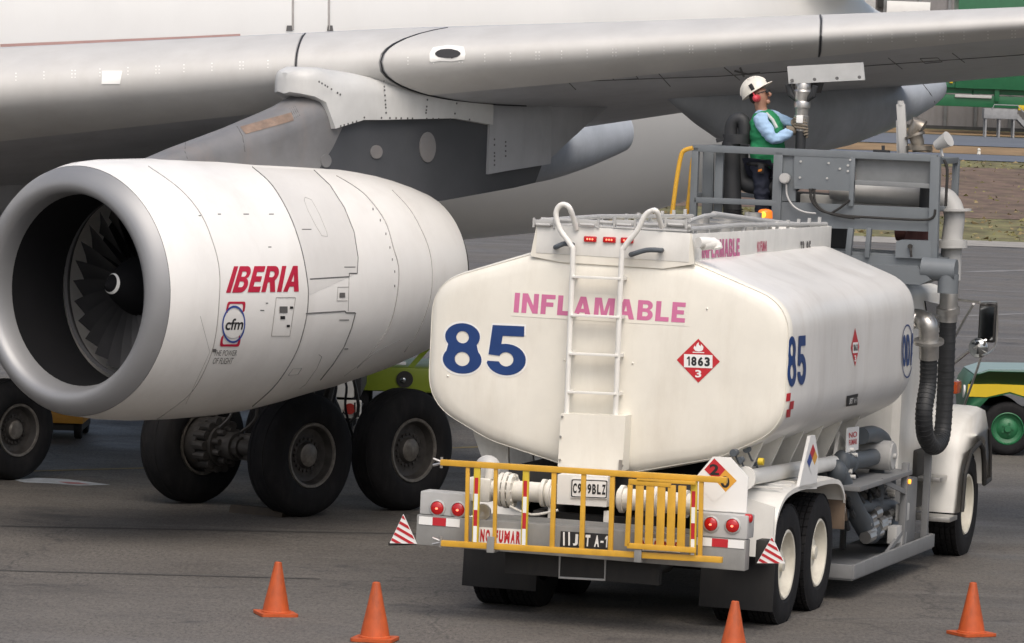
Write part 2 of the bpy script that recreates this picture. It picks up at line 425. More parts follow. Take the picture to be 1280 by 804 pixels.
# tufts of dry grass
tf = MB(); rnd = random.Random(3)
for i in range(6000):
    Y = YE + .8 + (row_Y(203) - YE) * rnd.random() ** 1.1; x = rnd.uniform(2, 46)
    if (row_Y(272) < Y < row_Y(212)) and rnd.random() < .72: continue
    h = rnd.uniform(.03, .12); a = rnd.uniform(0, 6.28); w = rnd.uniform(.04, .16); z = hill_z(Y)
    dx, dy = math.cos(a) * w, math.sin(a) * w
    tf.add([(x - dx, Y - dy, z), (x + dx, Y + dy, z), (x + rnd.uniform(-.1, .1), Y + rnd.uniform(-.1, .1), z + h)], [(0, 1, 2)], 0 if rnd.random() < .55 else 1)
tag(tf.build('grass_tufts', [mat('olive_grass_blade', (.20, .185, .075), .9, var=.3), mat('straw_grass_blade', (.26, .2, .10), .9, var=.3)], weld=False), kind='stuff')

# painted marks on the apron
ym = mat('worn_yellow_line', (.30, .235, .09), .75, var=.4, scale=5, stain=.85, stain_col=(.11, .105, .1))
wm = mat('worn_white_mark', (.50, .54, .58), .7, var=.3, scale=4, stain=.5, stain_col=(.14, .14, .14))
def strip(name, p, q, w, m, z=.004):
    p, q = Vector(p), Vector(q); d = (q - p).normalized(); s = Vector((-d.y, d.x, 0)) * w / 2
    sheet(name, [(*(p - s).xy, z), (*(q - s).xy, z), (*(q + s).xy, z), (*(p + s).xy, z)], m)
strip('apron_line', gnd(-200, 596), gnd(300, 582), .12, ym)
strip('apron_line', gnd(540, 561), gnd(690, 556), .14, ym)
strip('taxi_line', gnd(0, 658), gnd(640, 670), .10, mat('old_seal_line', (.06, .058, .055), .8, var=.3))
strip('taxi_line', gnd(-60, 712), gnd(400, 724), .07, mat('old_seam_line', (.055, .053, .05), .8, var=.3))
pm = MB()
pm.add([gnd(x, y, .005) for x, y in [(18, 600), (45, 597), (85, 599), (138, 606), (100, 607), (60, 604), (30, 603)]], [tuple(range(7))])
tag(pm.build('painted_mark', wm), kind='structure')
pm = MB(); pm.add([gnd(x, y, .009) for x, y in [(72, 602), (98, 603), (112, 605.5), (86, 604.5)]], [(0, 1, 2, 3)])
tag(pm.build('painted_mark', mat('worn_red_mark', (.42, .16, .17), .7, var=.3)), kind='structure')
for (x0, y0, x1, y1, w) in [(1206, 340, 1290, 338, .5), (1200, 362, 1290, 366, .35), (1206, 395, 1290, 392, .3), (1190, 420, 1290, 425, .25)]:
    strip('tar_seam', gnd(x0, y0), gnd(x1, y1), w, mat('pale_concrete_seam', (.19, .185, .18), .8, var=.35, scale=2))
# ------------------------------------------------------------------ airliner (local x = forward, y = outboard, z = up)
YA = math.radians(42.5)
AU = Vector((math.sin(YA), math.cos(YA), 0)); AV = Vector((math.cos(YA), -math.sin(YA), 0))
E0 = pix(81, 366, 51.0); ZC = E0.z
AM = Matrix((-AU, AV, Vector((0, 0, 1)))).transposed().to_4x4(); AM.translation = Vector((E0.x, E0.y, 0))
AI = AM.inverted()
air = empty('airliner', AM)
tag(air, 'big white and grey airliner with a crimson lettered engine, being refuelled under its wing', 'airplane')
def aq(x, y, v, inv=AI):                            # photo pixel onto the plane y = v
    o = inv @ EYE; d = inv.to_3x3() @ ray(x, y); return o + d * ((v - o.y) / d.y)
def A(k, v, z): return Vector((-k, v, z))           # k metres aft of the inlet
def bvh_of(o, m):
    me = o.data; return BVHTree.FromPolygons([m @ v.co for v in me.vertices], [list(p.vertices) for p in me.polygons])
def hit(bvh, x, y, off=.004):
    d = ray(x, y).normalized(); loc, nrm, i, dist = bvh.ray_cast(EYE, d)
    if loc is None: return None
    if nrm.dot(d) > 0: nrm = -nrm
    return loc + nrm * off
def text_polys(s, bold=0.0, shear=0.0, cuts=6):
    cu = bpy.data.curves.new('t', 'FONT'); cu.body = s; cu.offset = bold; cu.shear = shear; cu.fill_mode = 'FRONT'; cu.resolution_u = 6
    o = bpy.data.objects.new('t', cu); scene.collection.objects.link(o)
    dg = bpy.context.evaluated_depsgraph_get(); me = bpy.data.meshes.new_from_object(o.evaluated_get(dg))
    bpy.data.objects.remove(o); bpy.data.curves.remove(cu)
    bm = bmesh.new(); bm.from_mesh(me); bpy.data.meshes.remove(me)
    return norm_cut(bm, cuts)
def norm_cut(bm, cuts):
    xs = [v.co.x for v in bm.verts]; ys = [v.co.y for v in bm.verts]
    x0, x1, y0, y1 = min(xs), max(xs), min(ys), max(ys)
    for v in bm.verts: v.co = Vector(((v.co.x - x0) / (x1 - x0), (v.co.y - y0) / (y1 - y0), 0))
    for i in range(1, cuts):
        bmesh.ops.bisect_plane(bm, geom=bm.verts[:] + bm.edges[:] + bm.faces[:], plane_co=(0, i / cuts, 0), plane_no=(0, 1, 0))
    for i in range(1, cuts * 2):
        bmesh.ops.bisect_plane(bm, geom=bm.verts[:] + bm.edges[:] + bm.faces[:], plane_co=(i / cuts / 2, 0, 0), plane_no=(1, 0, 0))
    bm.verts.index_update()
    r = ([v.co.copy() for v in bm.verts], [[v.index for v in f.verts] for f in bm.faces]); bm.free(); return r
def shape_polys(outer, cuts=4, holes=()):            # outline(s) in any units, y up
    cu = bpy.data.curves.new('s', 'CURVE'); cu.dimensions = '2D'; cu.fill_mode = 'FRONT'
    for poly in (outer if isinstance(outer[0][0], (list, tuple)) else [outer]) + list(holes):
        sp = cu.splines.new('POLY'); sp.points.add(len(poly) - 1); sp.use_cyclic_u = True
        for p, q in zip(sp.points, poly): p.co = (q[0], q[1], 0, 1)
    o = bpy.data.objects.new('s', cu); scene.collection.objects.link(o)
    dg = bpy.context.evaluated_depsgraph_get(); me = bpy.data.meshes.new_from_object(o.evaluated_get(dg))
    bpy.data.objects.remove(o); bpy.data.curves.remove(cu)
    bm = bmesh.new(); bm.from_mesh(me); bpy.data.meshes.remove(me); return norm_cut(bm, cuts)
def cells(s, bold=.03, cuts=3, gap=.16):               # condensed capitals, every character filling the same height
    V_ = []; F_ = []; x = 0
    for ch in s:
        if ch == ' ': x += .4; continue
        if ch == '1': vs, fs, w, y0, y1 = [Vector((a, b, 0)) for a, b in ((.5, 0), (1, 0), (1, 1), (.5, 1), (0, .82), (0, .66), (.5, .76))], [[0, 1, 2, 6], [6, 2, 3], [6, 3, 4, 5]], .34, 0, 1
        elif ch == '-': vs, fs, w, y0, y1 = [Vector(p) for p in ((0, 0, 0), (1, 0, 0), (1, 1, 0), (0, 1, 0))], [[0, 1, 2, 3]], .4, .38, .55
        else:
            vs, fs = text_polys(ch, bold, 0, cuts); w, y0, y1 = (.16 if ch in 'I' else .38 if ch == '1' else .8 if ch in 'MW' else .62), 0, 1
        o = len(V_); V_ += [Vector((x + p.x * w, y0 + p.y * (y1 - y0), 0)) for p in vs]; F_ += [[i + o for i in f] for f in fs]; x += w + gap
    x -= gap
    return [Vector((p.x / x, p.y, 0)) for p in V_], F_
def quadmap(q):                                      # q: photo pixels tl, tr, br, bl
    tl, tr, br, bl = [Vector(p) for p in q]
    return lambda u, w: (bl * (1 - u) + br * u) * (1 - w) + (tl * (1 - u) + tr * u) * w
def decal(name, polys, q, bvh, m, parent, inv, off=.006):
    f = quadmap(q); vs, fs = polys; out = []; ok = []
    for p in vs:
        s = f(p.x, p.y); h = hit(bvh, s.x, s.y, off); out.append(inv @ (h if h else Vector())); ok.append(h is not None)
    mb = MB(); mb.add(out, [t for t in fs if all(ok[i] for i in t)])
    if not mb.f: print('decal lost', name); return None
    return mb.build(name, m, parent, weld=False)
def ink(mb, bvh, pts, w, inv, off=.003, step=6.0, mi=0, sep=True):   # thin raised line lying on a surface, through photo pixels
    P = []; mb.cut()
    pts = [Vector(p) for p in pts]
    for a, b in zip(pts[:-1], pts[1:]):
        n = max(1, int((b - a).length / step))
        for i in range(n): P.append(a + (b - a) * i / n)
    P.append(pts[-1])
    H = [hit(bvh, p.x, p.y, off) for p in P]
    for k in range(len(P) - 1):
        if H[k] is None or H[k + 1] is None: continue
        d = (H[k + 1] - H[k])
        if d.length > .6 or d.length < 1e-5: continue
        vw = (H[k] - EYE).normalized(); s = d.cross(vw).normalized() * w / 2
        mb.add([inv @ (H[k] - s), inv @ (H[k] + s), inv @ (H[k + 1] + s), inv @ (H[k + 1] - s)], [(0, 1, 2, 3)], mi)

# ---- fuselage
FY, FR = -10.0, 2.85
def fus(k):                                          # centre height, half width, half height at k
    if k < -17:
        t = min(1, (-17 - k) / 7.0); s = math.sqrt(max(0, 1 - t * t)); return 5.4 - .5 * t * t, FR * max(s, .02), FR * max(s, .02)
    if k < 11: return 5.425, FR, 2.875
    def pl_(tab):
        for (k0, z0), (k1, z1) in zip(tab[:-1], tab[1:]):
            if k <= k1: return z0 + (z1 - z0) * (k - k0) / (k1 - k0)
        return tab[-1][1]
    bot = pl_([(11, 2.55), (16, 2.58), (18, 2.7), (20, 2.95), (22, 3.32), (24, 3.88), (26, 4.6), (27.5, 5.2)])
    top = pl_([(11, 8.3), (16, 8.28), (19, 8.15), (21.5, 7.75), (23.5, 7.1), (25.2, 6.3), (26.5, 5.95), (27.5, 5.75)])
    return (top + bot) / 2, pl_([(11, FR), (16, FR), (20, 2.45), (23, 1.75), (25.5, .9), (27.5, .3)]), max((top - bot) / 2, .2)
mb = MB(); secs = []
ks = [-24 + .5 * i for i in range(14)] + [-17 + i * 1.0 for i in range(29)] + [11.5 + .5 * i for i in range(33)]
for k in ks:
    zc, hw, hh = fus(k)
    secs.append([A(k, FY + hw * math.cos(a), zc + hh * math.sin(a)) for a in [6.28318531 * i / 72 for i in range(72)]])
mb.loft(secs)
fuselage = mb.build('fuselage', M['fuselage'], air, ang=60)
mb = MB(); secs = []
for i in range(25):                                  # belly fairing at the wing root
    t = i / 24; k = 0.5 + 15 * t; s = math.sin(math.pi * t) ** .45 if 0 < t < 1 else .03
    secs.append([A(k, FY + (3.15 * s) * (abs(math.cos(a)) ** .8) * (1 if math.cos(a) > 0 else -1), 3.4 + 1.35 * s * (abs(math.sin(a)) ** .8) * (1 if math.sin(a) > 0 else -1)) for a in [6.28318531 * j / 48 for j in range(48)]])
mb.loft(secs); mb.build('belly_fairing', M['wing'], air, ang=60)
mb = MB()                                            # tail fin and tailplane beyond the frame
mb.prism([A(14, FY - .2, 8.1), A(23.5, FY - .2, 6.9), A(26.5, FY - .2, 16.2), A(23, FY - .2, 16.2)], (0, .4, 0)); mb.build('tail_fin', M['fuselage'], air)
mb = MB()
for sg in (-1, 1): mb.prism([A(20, FY + sg * .4, 6.9), A(24.5, FY + sg * .4, 6.5), A(28, FY + sg * 8, 7.3), A(26, FY + sg * 8, 7.4)], (0, 0, .3))
mb.build('tailplane', M['fuselage'], air)

# ---- wing
K0 = 4.0
def wing_st(v):
    k = K0 + .65 * v
    z = 5.105 + (.115 * v if v > 0 else .134 * v)
    c = 8.0 - (.65 if v < 0 else .36) * v
    t = .116 - .0058 * min(v, 8) if v > 0 else .118 - .001 * v
    return k, z, max(c, 1.4), t
def foil(x, t):                                     # half thickness and camber
    yt = 5 * t * (.2969 * math.sqrt(x) - .126 * x - .3516 * x * x + .2843 * x ** 3 - .1036 * x ** 4)
    return yt, .012 * math.sin(math.pi * x)
INC = math.tan(math.radians(1.3))
def wing_pt(v, x, up, off=0.0):
    k, z, c, t = wing_st(v); yt, cm = foil(x, t)
    if not up: yt *= 1 - .42 * max(0, min(1, (v - 2) / 4))
    return A(k + c * x, v, z + c * (cm + (yt if up else -yt)) - INC * c * x + (off if up else -off))
XS = [0, .004, .012, .025, .045, .07, .1, .135, .18, .25, .33, .42, .52, .62, .72, .82, .91, 1.0]
def wing_section(v): return [wing_pt(v, x, 1) for x in XS[::-1]] + [wing_pt(v, x, 0) for x in XS[1:]]
mb = MB(); vs_ = [-10.0, -8.6, -7.1, -5, -3, -1.5, -.4, .5, 2, 4, 6, 8, 10, 12, 14, 16, 17.5]
mb.loft([wing_section(v) for v in vs_])
wing = mb.build('wing', M['wing'], air, ang=40)
mb = MB(); mb.loft([[Vector((p.x, 2 * FY - p.y, p.z)) for p in wing_section(v)] for v in vs_[2:]]); mb.build('wing', M['wing'], air, ang=40)
XU = [.13, .10, .07, .045, .025, .012, .004, 0]; XL = [.004, .012, .025, .04, .055, .075, .095]
def cut_v(v, x, sq_):                                # squared-off panel joint (normal to the leading edge) or streamwise joint
    return v - .575 * wing_st(v)[2] * x if sq_ else v
def slat_shell(name, v0, v1, m, n=14, s0=1, s1=1):
    mb = MB(); rows = []
    for i in range(n + 1):
        row = []
        for x, u in [(x, 1) for x in XU] + [(x, 0) for x in XL]:
            t = i / n; vv = cut_v(v0, x, s0) * (1 - t) + cut_v(v1, x, s1) * t
            p = wing_pt(vv, x, u)
            row.append(p + Vector((.022 * max(0, 1 - x / .05), 0, (.014 if u else -.014) * min(1, x / .004))))
        rows.append(row)
    W_ = len(rows[0]); vsx = [p for r_ in rows for p in r_]; fs = [(i * W_ + j, i * W_ + j + 1, (i + 1) * W_ + j + 1, (i + 1) * W_ + j) for i in range(n) for j in range(W_ - 1)]
    mb.add(vsx, fs); return mb.build(name, m, air, ang=50)
slats = [slat_shell('slat', -7.2, -.45, M['slat']), slat_shell('leading_edge_panel', -.42, .34, M['slat'], s1=0), slat_shell('slat', .38, 4.38, M['slat'], s0=0), slat_shell('slat', 4.41, 10.4, M['slat']), slat_shell('slat', 10.44, 16.5, M['slat'])]
for v, sq_ in ((-.435, 1), (.36, 0), (4.395, 1), (10.42, 1)):   # dark strips added to put shade into the gaps between slats
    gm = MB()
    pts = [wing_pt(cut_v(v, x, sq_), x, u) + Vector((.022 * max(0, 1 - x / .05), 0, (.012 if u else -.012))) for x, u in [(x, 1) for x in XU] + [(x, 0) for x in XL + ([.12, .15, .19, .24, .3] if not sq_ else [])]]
    gm.tube(pts, .008, 6); gm.build('slat_gap_shade', M['dark'], air)
bw = bvh_of(slats[0], AM); bw3 = bvh_of(slats[2], AM); bwing = bvh_of(wing, AM)
vent_m = M['signwhite']
for sl, xs, ybase in ((slats[0], range(20, 360, 35), (92, 76)), (slats[2], range(510, 1000, 32), (72, 52)), (slats[3], range(1025, 1290, 30), (46, 38))):
    b_ = bvh_of(sl, AM); mb = MB()
    for j, x in enumerate(xs):
        f = (x - xs[0]) / max(1, (xs[-1] - xs[0])); yb = ybase[0] + (ybase[1] - ybase[0]) * f
        for c_ in range(2 if j % 3 == 2 else 1):
            for r_ in range(3):
                h0 = [hit(b_, x + c_ * 4 + dx, yb + r_ * 4.2 + dy, .003) for dx, dy in ((-.75, -.7), (.75, -.7), (.75, .7), (-.75, .7))]
                if all(h0): mb.add([AI @ h for h in h0], [(0, 1, 2, 3)])
    if mb.f: mb.build('bleed_vent', vent_m, sl, weld=False)
sq = [(0, 0), (1, 0), (1, 1), (0, 1)]
decal('inspection_patch', shape_polys(sq), [(128, 89), (153, 89), (150, 105), (127, 105)], bw, M['signwhite'], slats[0], AI)
rough_sq = [(0, .1), (.05, 0), (.3, .06), (.6, 0), (.97, .08), (1, .4), (.95, .85), (.8, .93), (.5, 1), (.1, .9), (0, .55)]
decal('ice_light_surround', shape_polys(rough_sq), [(537, 58), (582, 56), (582, 76), (537, 78)], bw3, M['signwhite'], slats[2], AI)
ov = [(.5 + .5 * math.cos(a) * (1 if abs(math.cos(a)) < .8 else .92), .5 + .5 * math.sin(a)) for a in [6.2832 * i / 24 for i in range(24)]]
decal('ice_light_port', shape_polys(ov), [(544, 62), (576, 62), (576, 73), (544, 73)], bw3, M['dark'], slats[2], AI, off=.012)

mb = MB()                                            # joints and small access panels of the lower skin
for pl, w in [([(0, 134), (120, 127), (250, 118), (350, 110)], .012), ([(126, 126), (128, 133)], .014), ([(137, 133), (141, 145)], .02), ([(50, 150), (55, 170)], .012), ([(640, 104), (760, 100), (900, 95), (1000, 88), (1280, 68)], .010), ([(700, 92), (720, 112)], .01), ([(820, 88), (838, 108)], .01), ([(905, 84), (925, 100)], .012), ([(1110, 72), (1128, 86)], .01), ([(1190, 66), (1206, 78)], .01), ([(1150, 73), (1172, 72), (1178, 77), (1156, 79), (1150, 73)], .008), ([(760, 92), (790, 90), (798, 98), (768, 100), (760, 92)], .008), ([(560, 98), (600, 97), (612, 104), (570, 106), (560, 98)], .008), ([(918, 88), (935, 92), (950, 90)], .03), ([(925, 84), (930, 96)], .025)]: ink(mb, bwing, pl, w, AI, off=.004)
mb.build_each('skin_joint', M['seamdark'], wing, weld=False)
# ---- flap track fairings
def canoe(px_tip, py_tip, v, length, wid, hgt, blunt, m, zdrop):
    tip = aq(px_tip, py_tip, v); kt = -tip.x; secs = []
    n = 26
    for i in range(n + 1):
        t = i / n; k = kt - length * (1 - t)
        s = (math.sin(math.pi * min(1, t / .62) / 2) ** .75) if t < .62 else (1 - (1 - blunt) * ((t - .62) / .38) ** 1.6)
        zc = tip.z + zdrop * (1 - t) ** 1.3 - hgt * .32 * (1 - abs(2 * t - 1.1))
        secs.append([A(k, v + wid * s * math.cos(a), zc + hgt * .5 * s * math.sin(a)) for a in [6.2832 * j / 28 for j in range(28)]])
    mb = MB(); mb.loft(secs); return mb.build('flap_track_fairing', m, air, ang=50)
secs = []
for x, yt, yb in [(818, 104, 106), (832, 102, 120), (850, 100, 135), (880, 97, 158), (910, 95, 177), (940, 93, 190), (970, 92, 196), (1000, 91, 194), (1030, 90, 189), (1060, 89, 182), (1100, 89, 167), (1140, 89, 148), (1160, 90, 136), (1172, 94, 126), (1177, 101, 119)]:
    pt, pb_ = aq(x, yt, .9), aq(x, yb, .9); h = (pt.z - pb_.z) / 2; w = min(.42, h * .95)
    secs.append([Vector((pt.x, .9 + w * math.cos(a), (pt.z + pb_.z) / 2 + h * math.sin(a))) for a in [6.2832 * k / 32 for k in range(32)]])
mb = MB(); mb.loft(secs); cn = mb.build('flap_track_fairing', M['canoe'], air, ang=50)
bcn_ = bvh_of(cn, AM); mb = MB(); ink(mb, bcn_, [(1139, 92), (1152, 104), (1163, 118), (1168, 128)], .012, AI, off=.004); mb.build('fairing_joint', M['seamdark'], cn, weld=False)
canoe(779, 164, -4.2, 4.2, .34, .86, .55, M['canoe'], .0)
for v in (11.5, 14):
    k, z, c, t = wing_st(v)
    secs = [[A(k + c * (.45 + .65 * i / 14), v + .3 * s * math.cos(a), z - c * .07 - .12 + .32 * s * math.sin(a)) for a in [6.2832 * j / 20 for j in range(20)]] for i in range(15) for s in [max(.05, math.sin(math.pi * (.06 + .9 * i / 14)) ** .7)]]
    mb = MB(); mb.loft(secs); mb.build('flap_track_fairing', M['wing'], air, ang=50)
mb = MB(); t0 = aq(779, 160, -4.2); mb.tube([t0 + Vector((.1, 0, 0)), t0 + Vector((-.14, .02, -.05))], .01, 6); mb.build('static_wick', M['dark'], air)

# ---- engine
def eoff(a):
    pts = [(0, 0), (.3, .03), (.92, .02), (2.4, .04), (3.35, .11), (4.05, .15), (4.8, .17), (7, .18)]
    for (a0, z0), (a1, z1) in zip(pts[:-1], pts[1:]):
        if a <= a1: return z0 + (z1 - z0) * max(0, a - a0) / (a1 - a0)
    return .18
EO = Vector((0, 0, ZC)); EX = Vector((-1, 0, 0))
cow = [(.155, 1.305), (.3, 1.335), (.5, 1.36), (.92, 1.378), (1.4, 1.383), (1.9, 1.375), (2.4, 1.347), (2.9, 1.305), (3.35, 1.255), (3.7, 1.222), (3.95, 1.183), (4.25, 1.135), (4.52, 1.08), (4.82, 1.005), (5.1, .925), (5.15, .905), (5.15, .86), (4.8, .84)]
def cant(b):                                         # the inlet plane is turned a little outboard
    for p in b.v: p.x -= max(0.0, 1 - max(0.0, -p.x) / 1.5) * .10 * p.y
mb = MB(); mb.lathe(cow, EO, EX, 96, 0, eoff)
cant(mb); engine = mb.build('engine', M['cowl'], air, ang=40)
lipp = [(.152, 1.302), (.10, 1.27), (.05, 1.225), (.018, 1.18), (.0, 1.13), (.008, 1.09), (.03, 1.055), (.08, 1.03), (.16, 1.01), (.24, 1.0)]
mb = MB(); mb.lathe(lipp, EO, EX, 96, 0, eoff); cant(mb); mb.build('inlet_lip', M['lip'], engine, ang=60)
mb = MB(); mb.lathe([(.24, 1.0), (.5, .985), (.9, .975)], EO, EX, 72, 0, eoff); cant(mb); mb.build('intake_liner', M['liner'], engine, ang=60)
SP = .06                                             # the fan axis sits a little above the lip axis
FO = EO + Vector((0, 0, SP))
mb = MB(); mb.lathe([(.86, .965), (.88, .935), (.90, .935), (.95, .97)], FO, EX, 72); mb.build('fan_case_ring', M['casering'], engine)
mb = MB(); mb.lathe([(1.32, .98), (1.33, .2)], FO, EX, 48); mb.build('fan_backing', M['dark'], engine)
mb = MB()
for i in range(27):
    a = 6.28318531 * i / 27; rows = []
    for j in range(7):
        r = .30 + .63 * j / 6; tw = .62 + .38 * j / 6; ch = .12 + .08 * j / 6
        aa = a + .06 * (j / 6) ** 2
        er = Vector((0, math.cos(aa), math.sin(aa))); et = Vector((0, -math.sin(aa), math.cos(aa)))
        c = FO + EX * 1.08 + er * r
        d = EX * math.cos(tw) + et * math.sin(tw)
        rows.append([c - d * ch, c + d * .0 + d.cross(er) * .012, c + d * ch])
    vsx = [p for r_ in rows for p in r_]; fs = [(k * 3 + q, k * 3 + q + 1, k * 3 + 4 + q, k * 3 + 3 + q) for k in range(6) for q in range(2)]
    mb.add(vsx, fs)
mb.build('fan_blades', M['fan'], engine, ang=60)
spn = [(.56, .004), (.58, .03), (.66, .10), (.78, .19), (.92, .275), (1.02, .315), (1.08, .32)]
mb = MB(); mb.lathe(spn, FO, EX, 48); spinner = mb.build('spinner', M['liner'], engine, ang=60)
mb = MB(); pts = []
def spr(a):
    for (a0, r0), (a1, r1) in zip(spn[:-1], spn[1:]):
        if a <= a1: return r0 + (r1 - r0) * (a - a0) / (a1 - a0)
    return .32
for i in range(31):                                  # white swirl painted on the spinner
    t = i / 30; a = .59 + .13 * t; ph = 3.6 + 5.4 * t; w = .006 + .013 * math.sin(math.pi * min(1, t * 1.15)) ** .8
    for s in (-1, 1):
        aa = a + s * w * .75; r = spr(aa) + .005
        pts.append(FO + EX * (aa - .004) + Vector((0, math.cos(ph), math.sin(ph))) * r)
mb.add(pts, [(2 * i, 2 * i + 1, 2 * i + 3, 2 * i + 2) for i in range(30)]); mb.build('spinner_swirl', M['signwhite'], engine, weld=False)
mb = MB(); mb.lathe([(4.9, .85), (5.19, .84), (5.28, .80), (5.29, .74), (4.9, .72)], EO, EX, 64, 0, eoff); mb.build('exhaust_nozzle', M['chassis'], engine)
be = bvh_of(engine, AM)
seam = MB()
def ring_seam(a, w=.012, mi=0, a0=0, a1=6.2832):
    r = None
    for (x0, r0), (x1, r1) in zip(cow[:-1], cow[1:]):
        if x0 <= a <= x1: r = r0 + (r1 - r0) * (a - x0) / (x1 - x0); break
    n = 96; c = EO + EX * a + Vector((0, 0, eoff(a))); v2 = []
    for i in range(n + 1):
        t = a0 + (a1 - a0) * i / n; d = Vector((0, math.cos(t), math.sin(t))) * (r + .003)
        v2 += [c + d + EX * w / 2, c + d - EX * w / 2]
    seam.add(v2, [(2 * i, 2 * i + 1, 2 * i + 3, 2 * i + 2) for i in range(n)], mi)
def sseam(pts, w, mi):
    ink(seam, be, [tuple(p.xy) for p in spline([(x, y, 0) for x, y in pts], 6)], w, AI, off=.004, mi=mi)
S3 = [(315, 209), (340, 232), (362, 270), (376, 310), (383, 345), (385, 370), (382, 400), (370, 440), (345, 480), (315, 508)]
sseam([(185, 208), (225, 237), (252, 270), (268, 310), (274, 340), (274, 370), (270, 415), (261, 450), (240, 489), (209, 515), (192, 526)], .010, 0)
sseam(S3, .012, 1)
sseam([(420, 220), (442, 233), (460, 248), (481, 277), (491, 309), (498, 337), (495, 375), (485, 410), (464, 440), (446, 460)], .013, 0)
sseam([(490, 238), (512, 262), (528, 291), (537, 316), (540, 344), (537, 375), (523, 413), (505, 440)], .008, 0)
for x, y in [(470, 262), (479, 276), (486, 293), (491, 310), (494, 325), (497, 340), (497, 358)]: ink(seam, be, [(x - 4, y - 2), (x - 4, y + 1)], .012, AI, off=.004, step=2, mi=1)
for pl, w in [([(387, 349), (436, 346), (436, 342), (446, 342)], .014), ([(446, 342), (447, 322), (442, 290), (430, 260), (412, 232), (392, 213)], .014), ([(382, 392), (431, 389), (432, 391), (444, 391)], .014), ([(444, 391), (439, 410), (430, 433), (416, 455), (400, 475)], .014), ([(436, 346), (435, 389)], .006),
    ([(345, 372), (369, 372), (362, 420), (339, 420), (345, 372)], .008), ([(436, 359), (422, 359), (421, 376), (434, 376)], .006), ([(381, 247), (389, 250), (399, 268), (408, 290), (409, 296), (402, 295), (393, 280), (384, 262), (380, 251), (381, 247)], .005), ([(398, 443), (402, 446), (396, 460), (382, 480), (374, 486)], .006), ([(366, 461), (377, 460), (372, 468), (360, 469), (366, 461)], .006), ([(430, 470), (470, 440), (500, 425)], .004), ([(250, 395), (262, 440), (232, 505)], .003)]:
    ink(seam, be, pl, w, AI, off=.004, mi=1 if w > .012 else 0)
for (x, y, l) in [(332, 379, 3), (304, 268, 7), (336, 268, 6), (272, 268, 4), (335, 309, 4), (248, 270, 3), (377, 287, 12), (430, 334, 14), (424, 400, 12), (430, 436, 5), (325, 388, 5)]:
    ink(seam, be, [(x, y), (x + l, y)], .010, AI, off=.004, step=3, mi=1)
seam.build_each('panel_seam', [M['seam'], M['seamdark']], engine, weld=False)
for x, y in [(228, 276), (235, 307), (208, 302), (204, 287), (225, 393), (243, 396), (232, 428), (250, 272), (246, 318), (208, 222), (300, 268), (326, 374), (331, 391), (268, 330), (215, 330)]: ink(seam, be, [(x, y), (x + 1.4, y + .5)], .012, AI, off=.004, step=2, mi=1)
# grey panel band behind the lettering
bm_pts = []
mbp = MB(); L3 = [p.xy for p in spline([(x, y, 0) for x, y in S3[:6]], 8)]; R3 = [p.xy for p in spline([(x, y, 0) for x, y in [(393, 213), (412, 232), (430, 260), (442, 290), (447, 322), (446, 342)]], 8)]
for i in range(len(L3)):
    for k in range(7):
        s = L3[i] + (R3[i] - L3[i]) * k / 6; mbp.v.append(AI @ hit(be, s.x, s.y, .002))
mbp.f = [[7 * i + k, 7 * i + k + 1, 7 * i + 8 + k, 7 * i + 7 + k] for i in range(len(L3) - 1) for k in range(6)]; mbp.m = [0] * len(mbp.f)
mbp.build('cowl_panel', M['cowlgrey'], engine, weld=False)
for (x0, y0, x1, y1, m) in [(349, 383, 359, 391, 'lettergrey'), (350, 395, 356, 399, 'black'), (362, 383, 366, 386, 'black'), (358, 406, 362, 409, 'black'), (424, 366, 431, 372, 'lettergrey'), (265, 436, 270, 440, 'lettergrey')]:
    decal('cowl_latch', shape_polys(sq, 2), [(x0, y0), (x1, y0), (x1, y1), (x0, y1)], be, M[m], engine, AI)
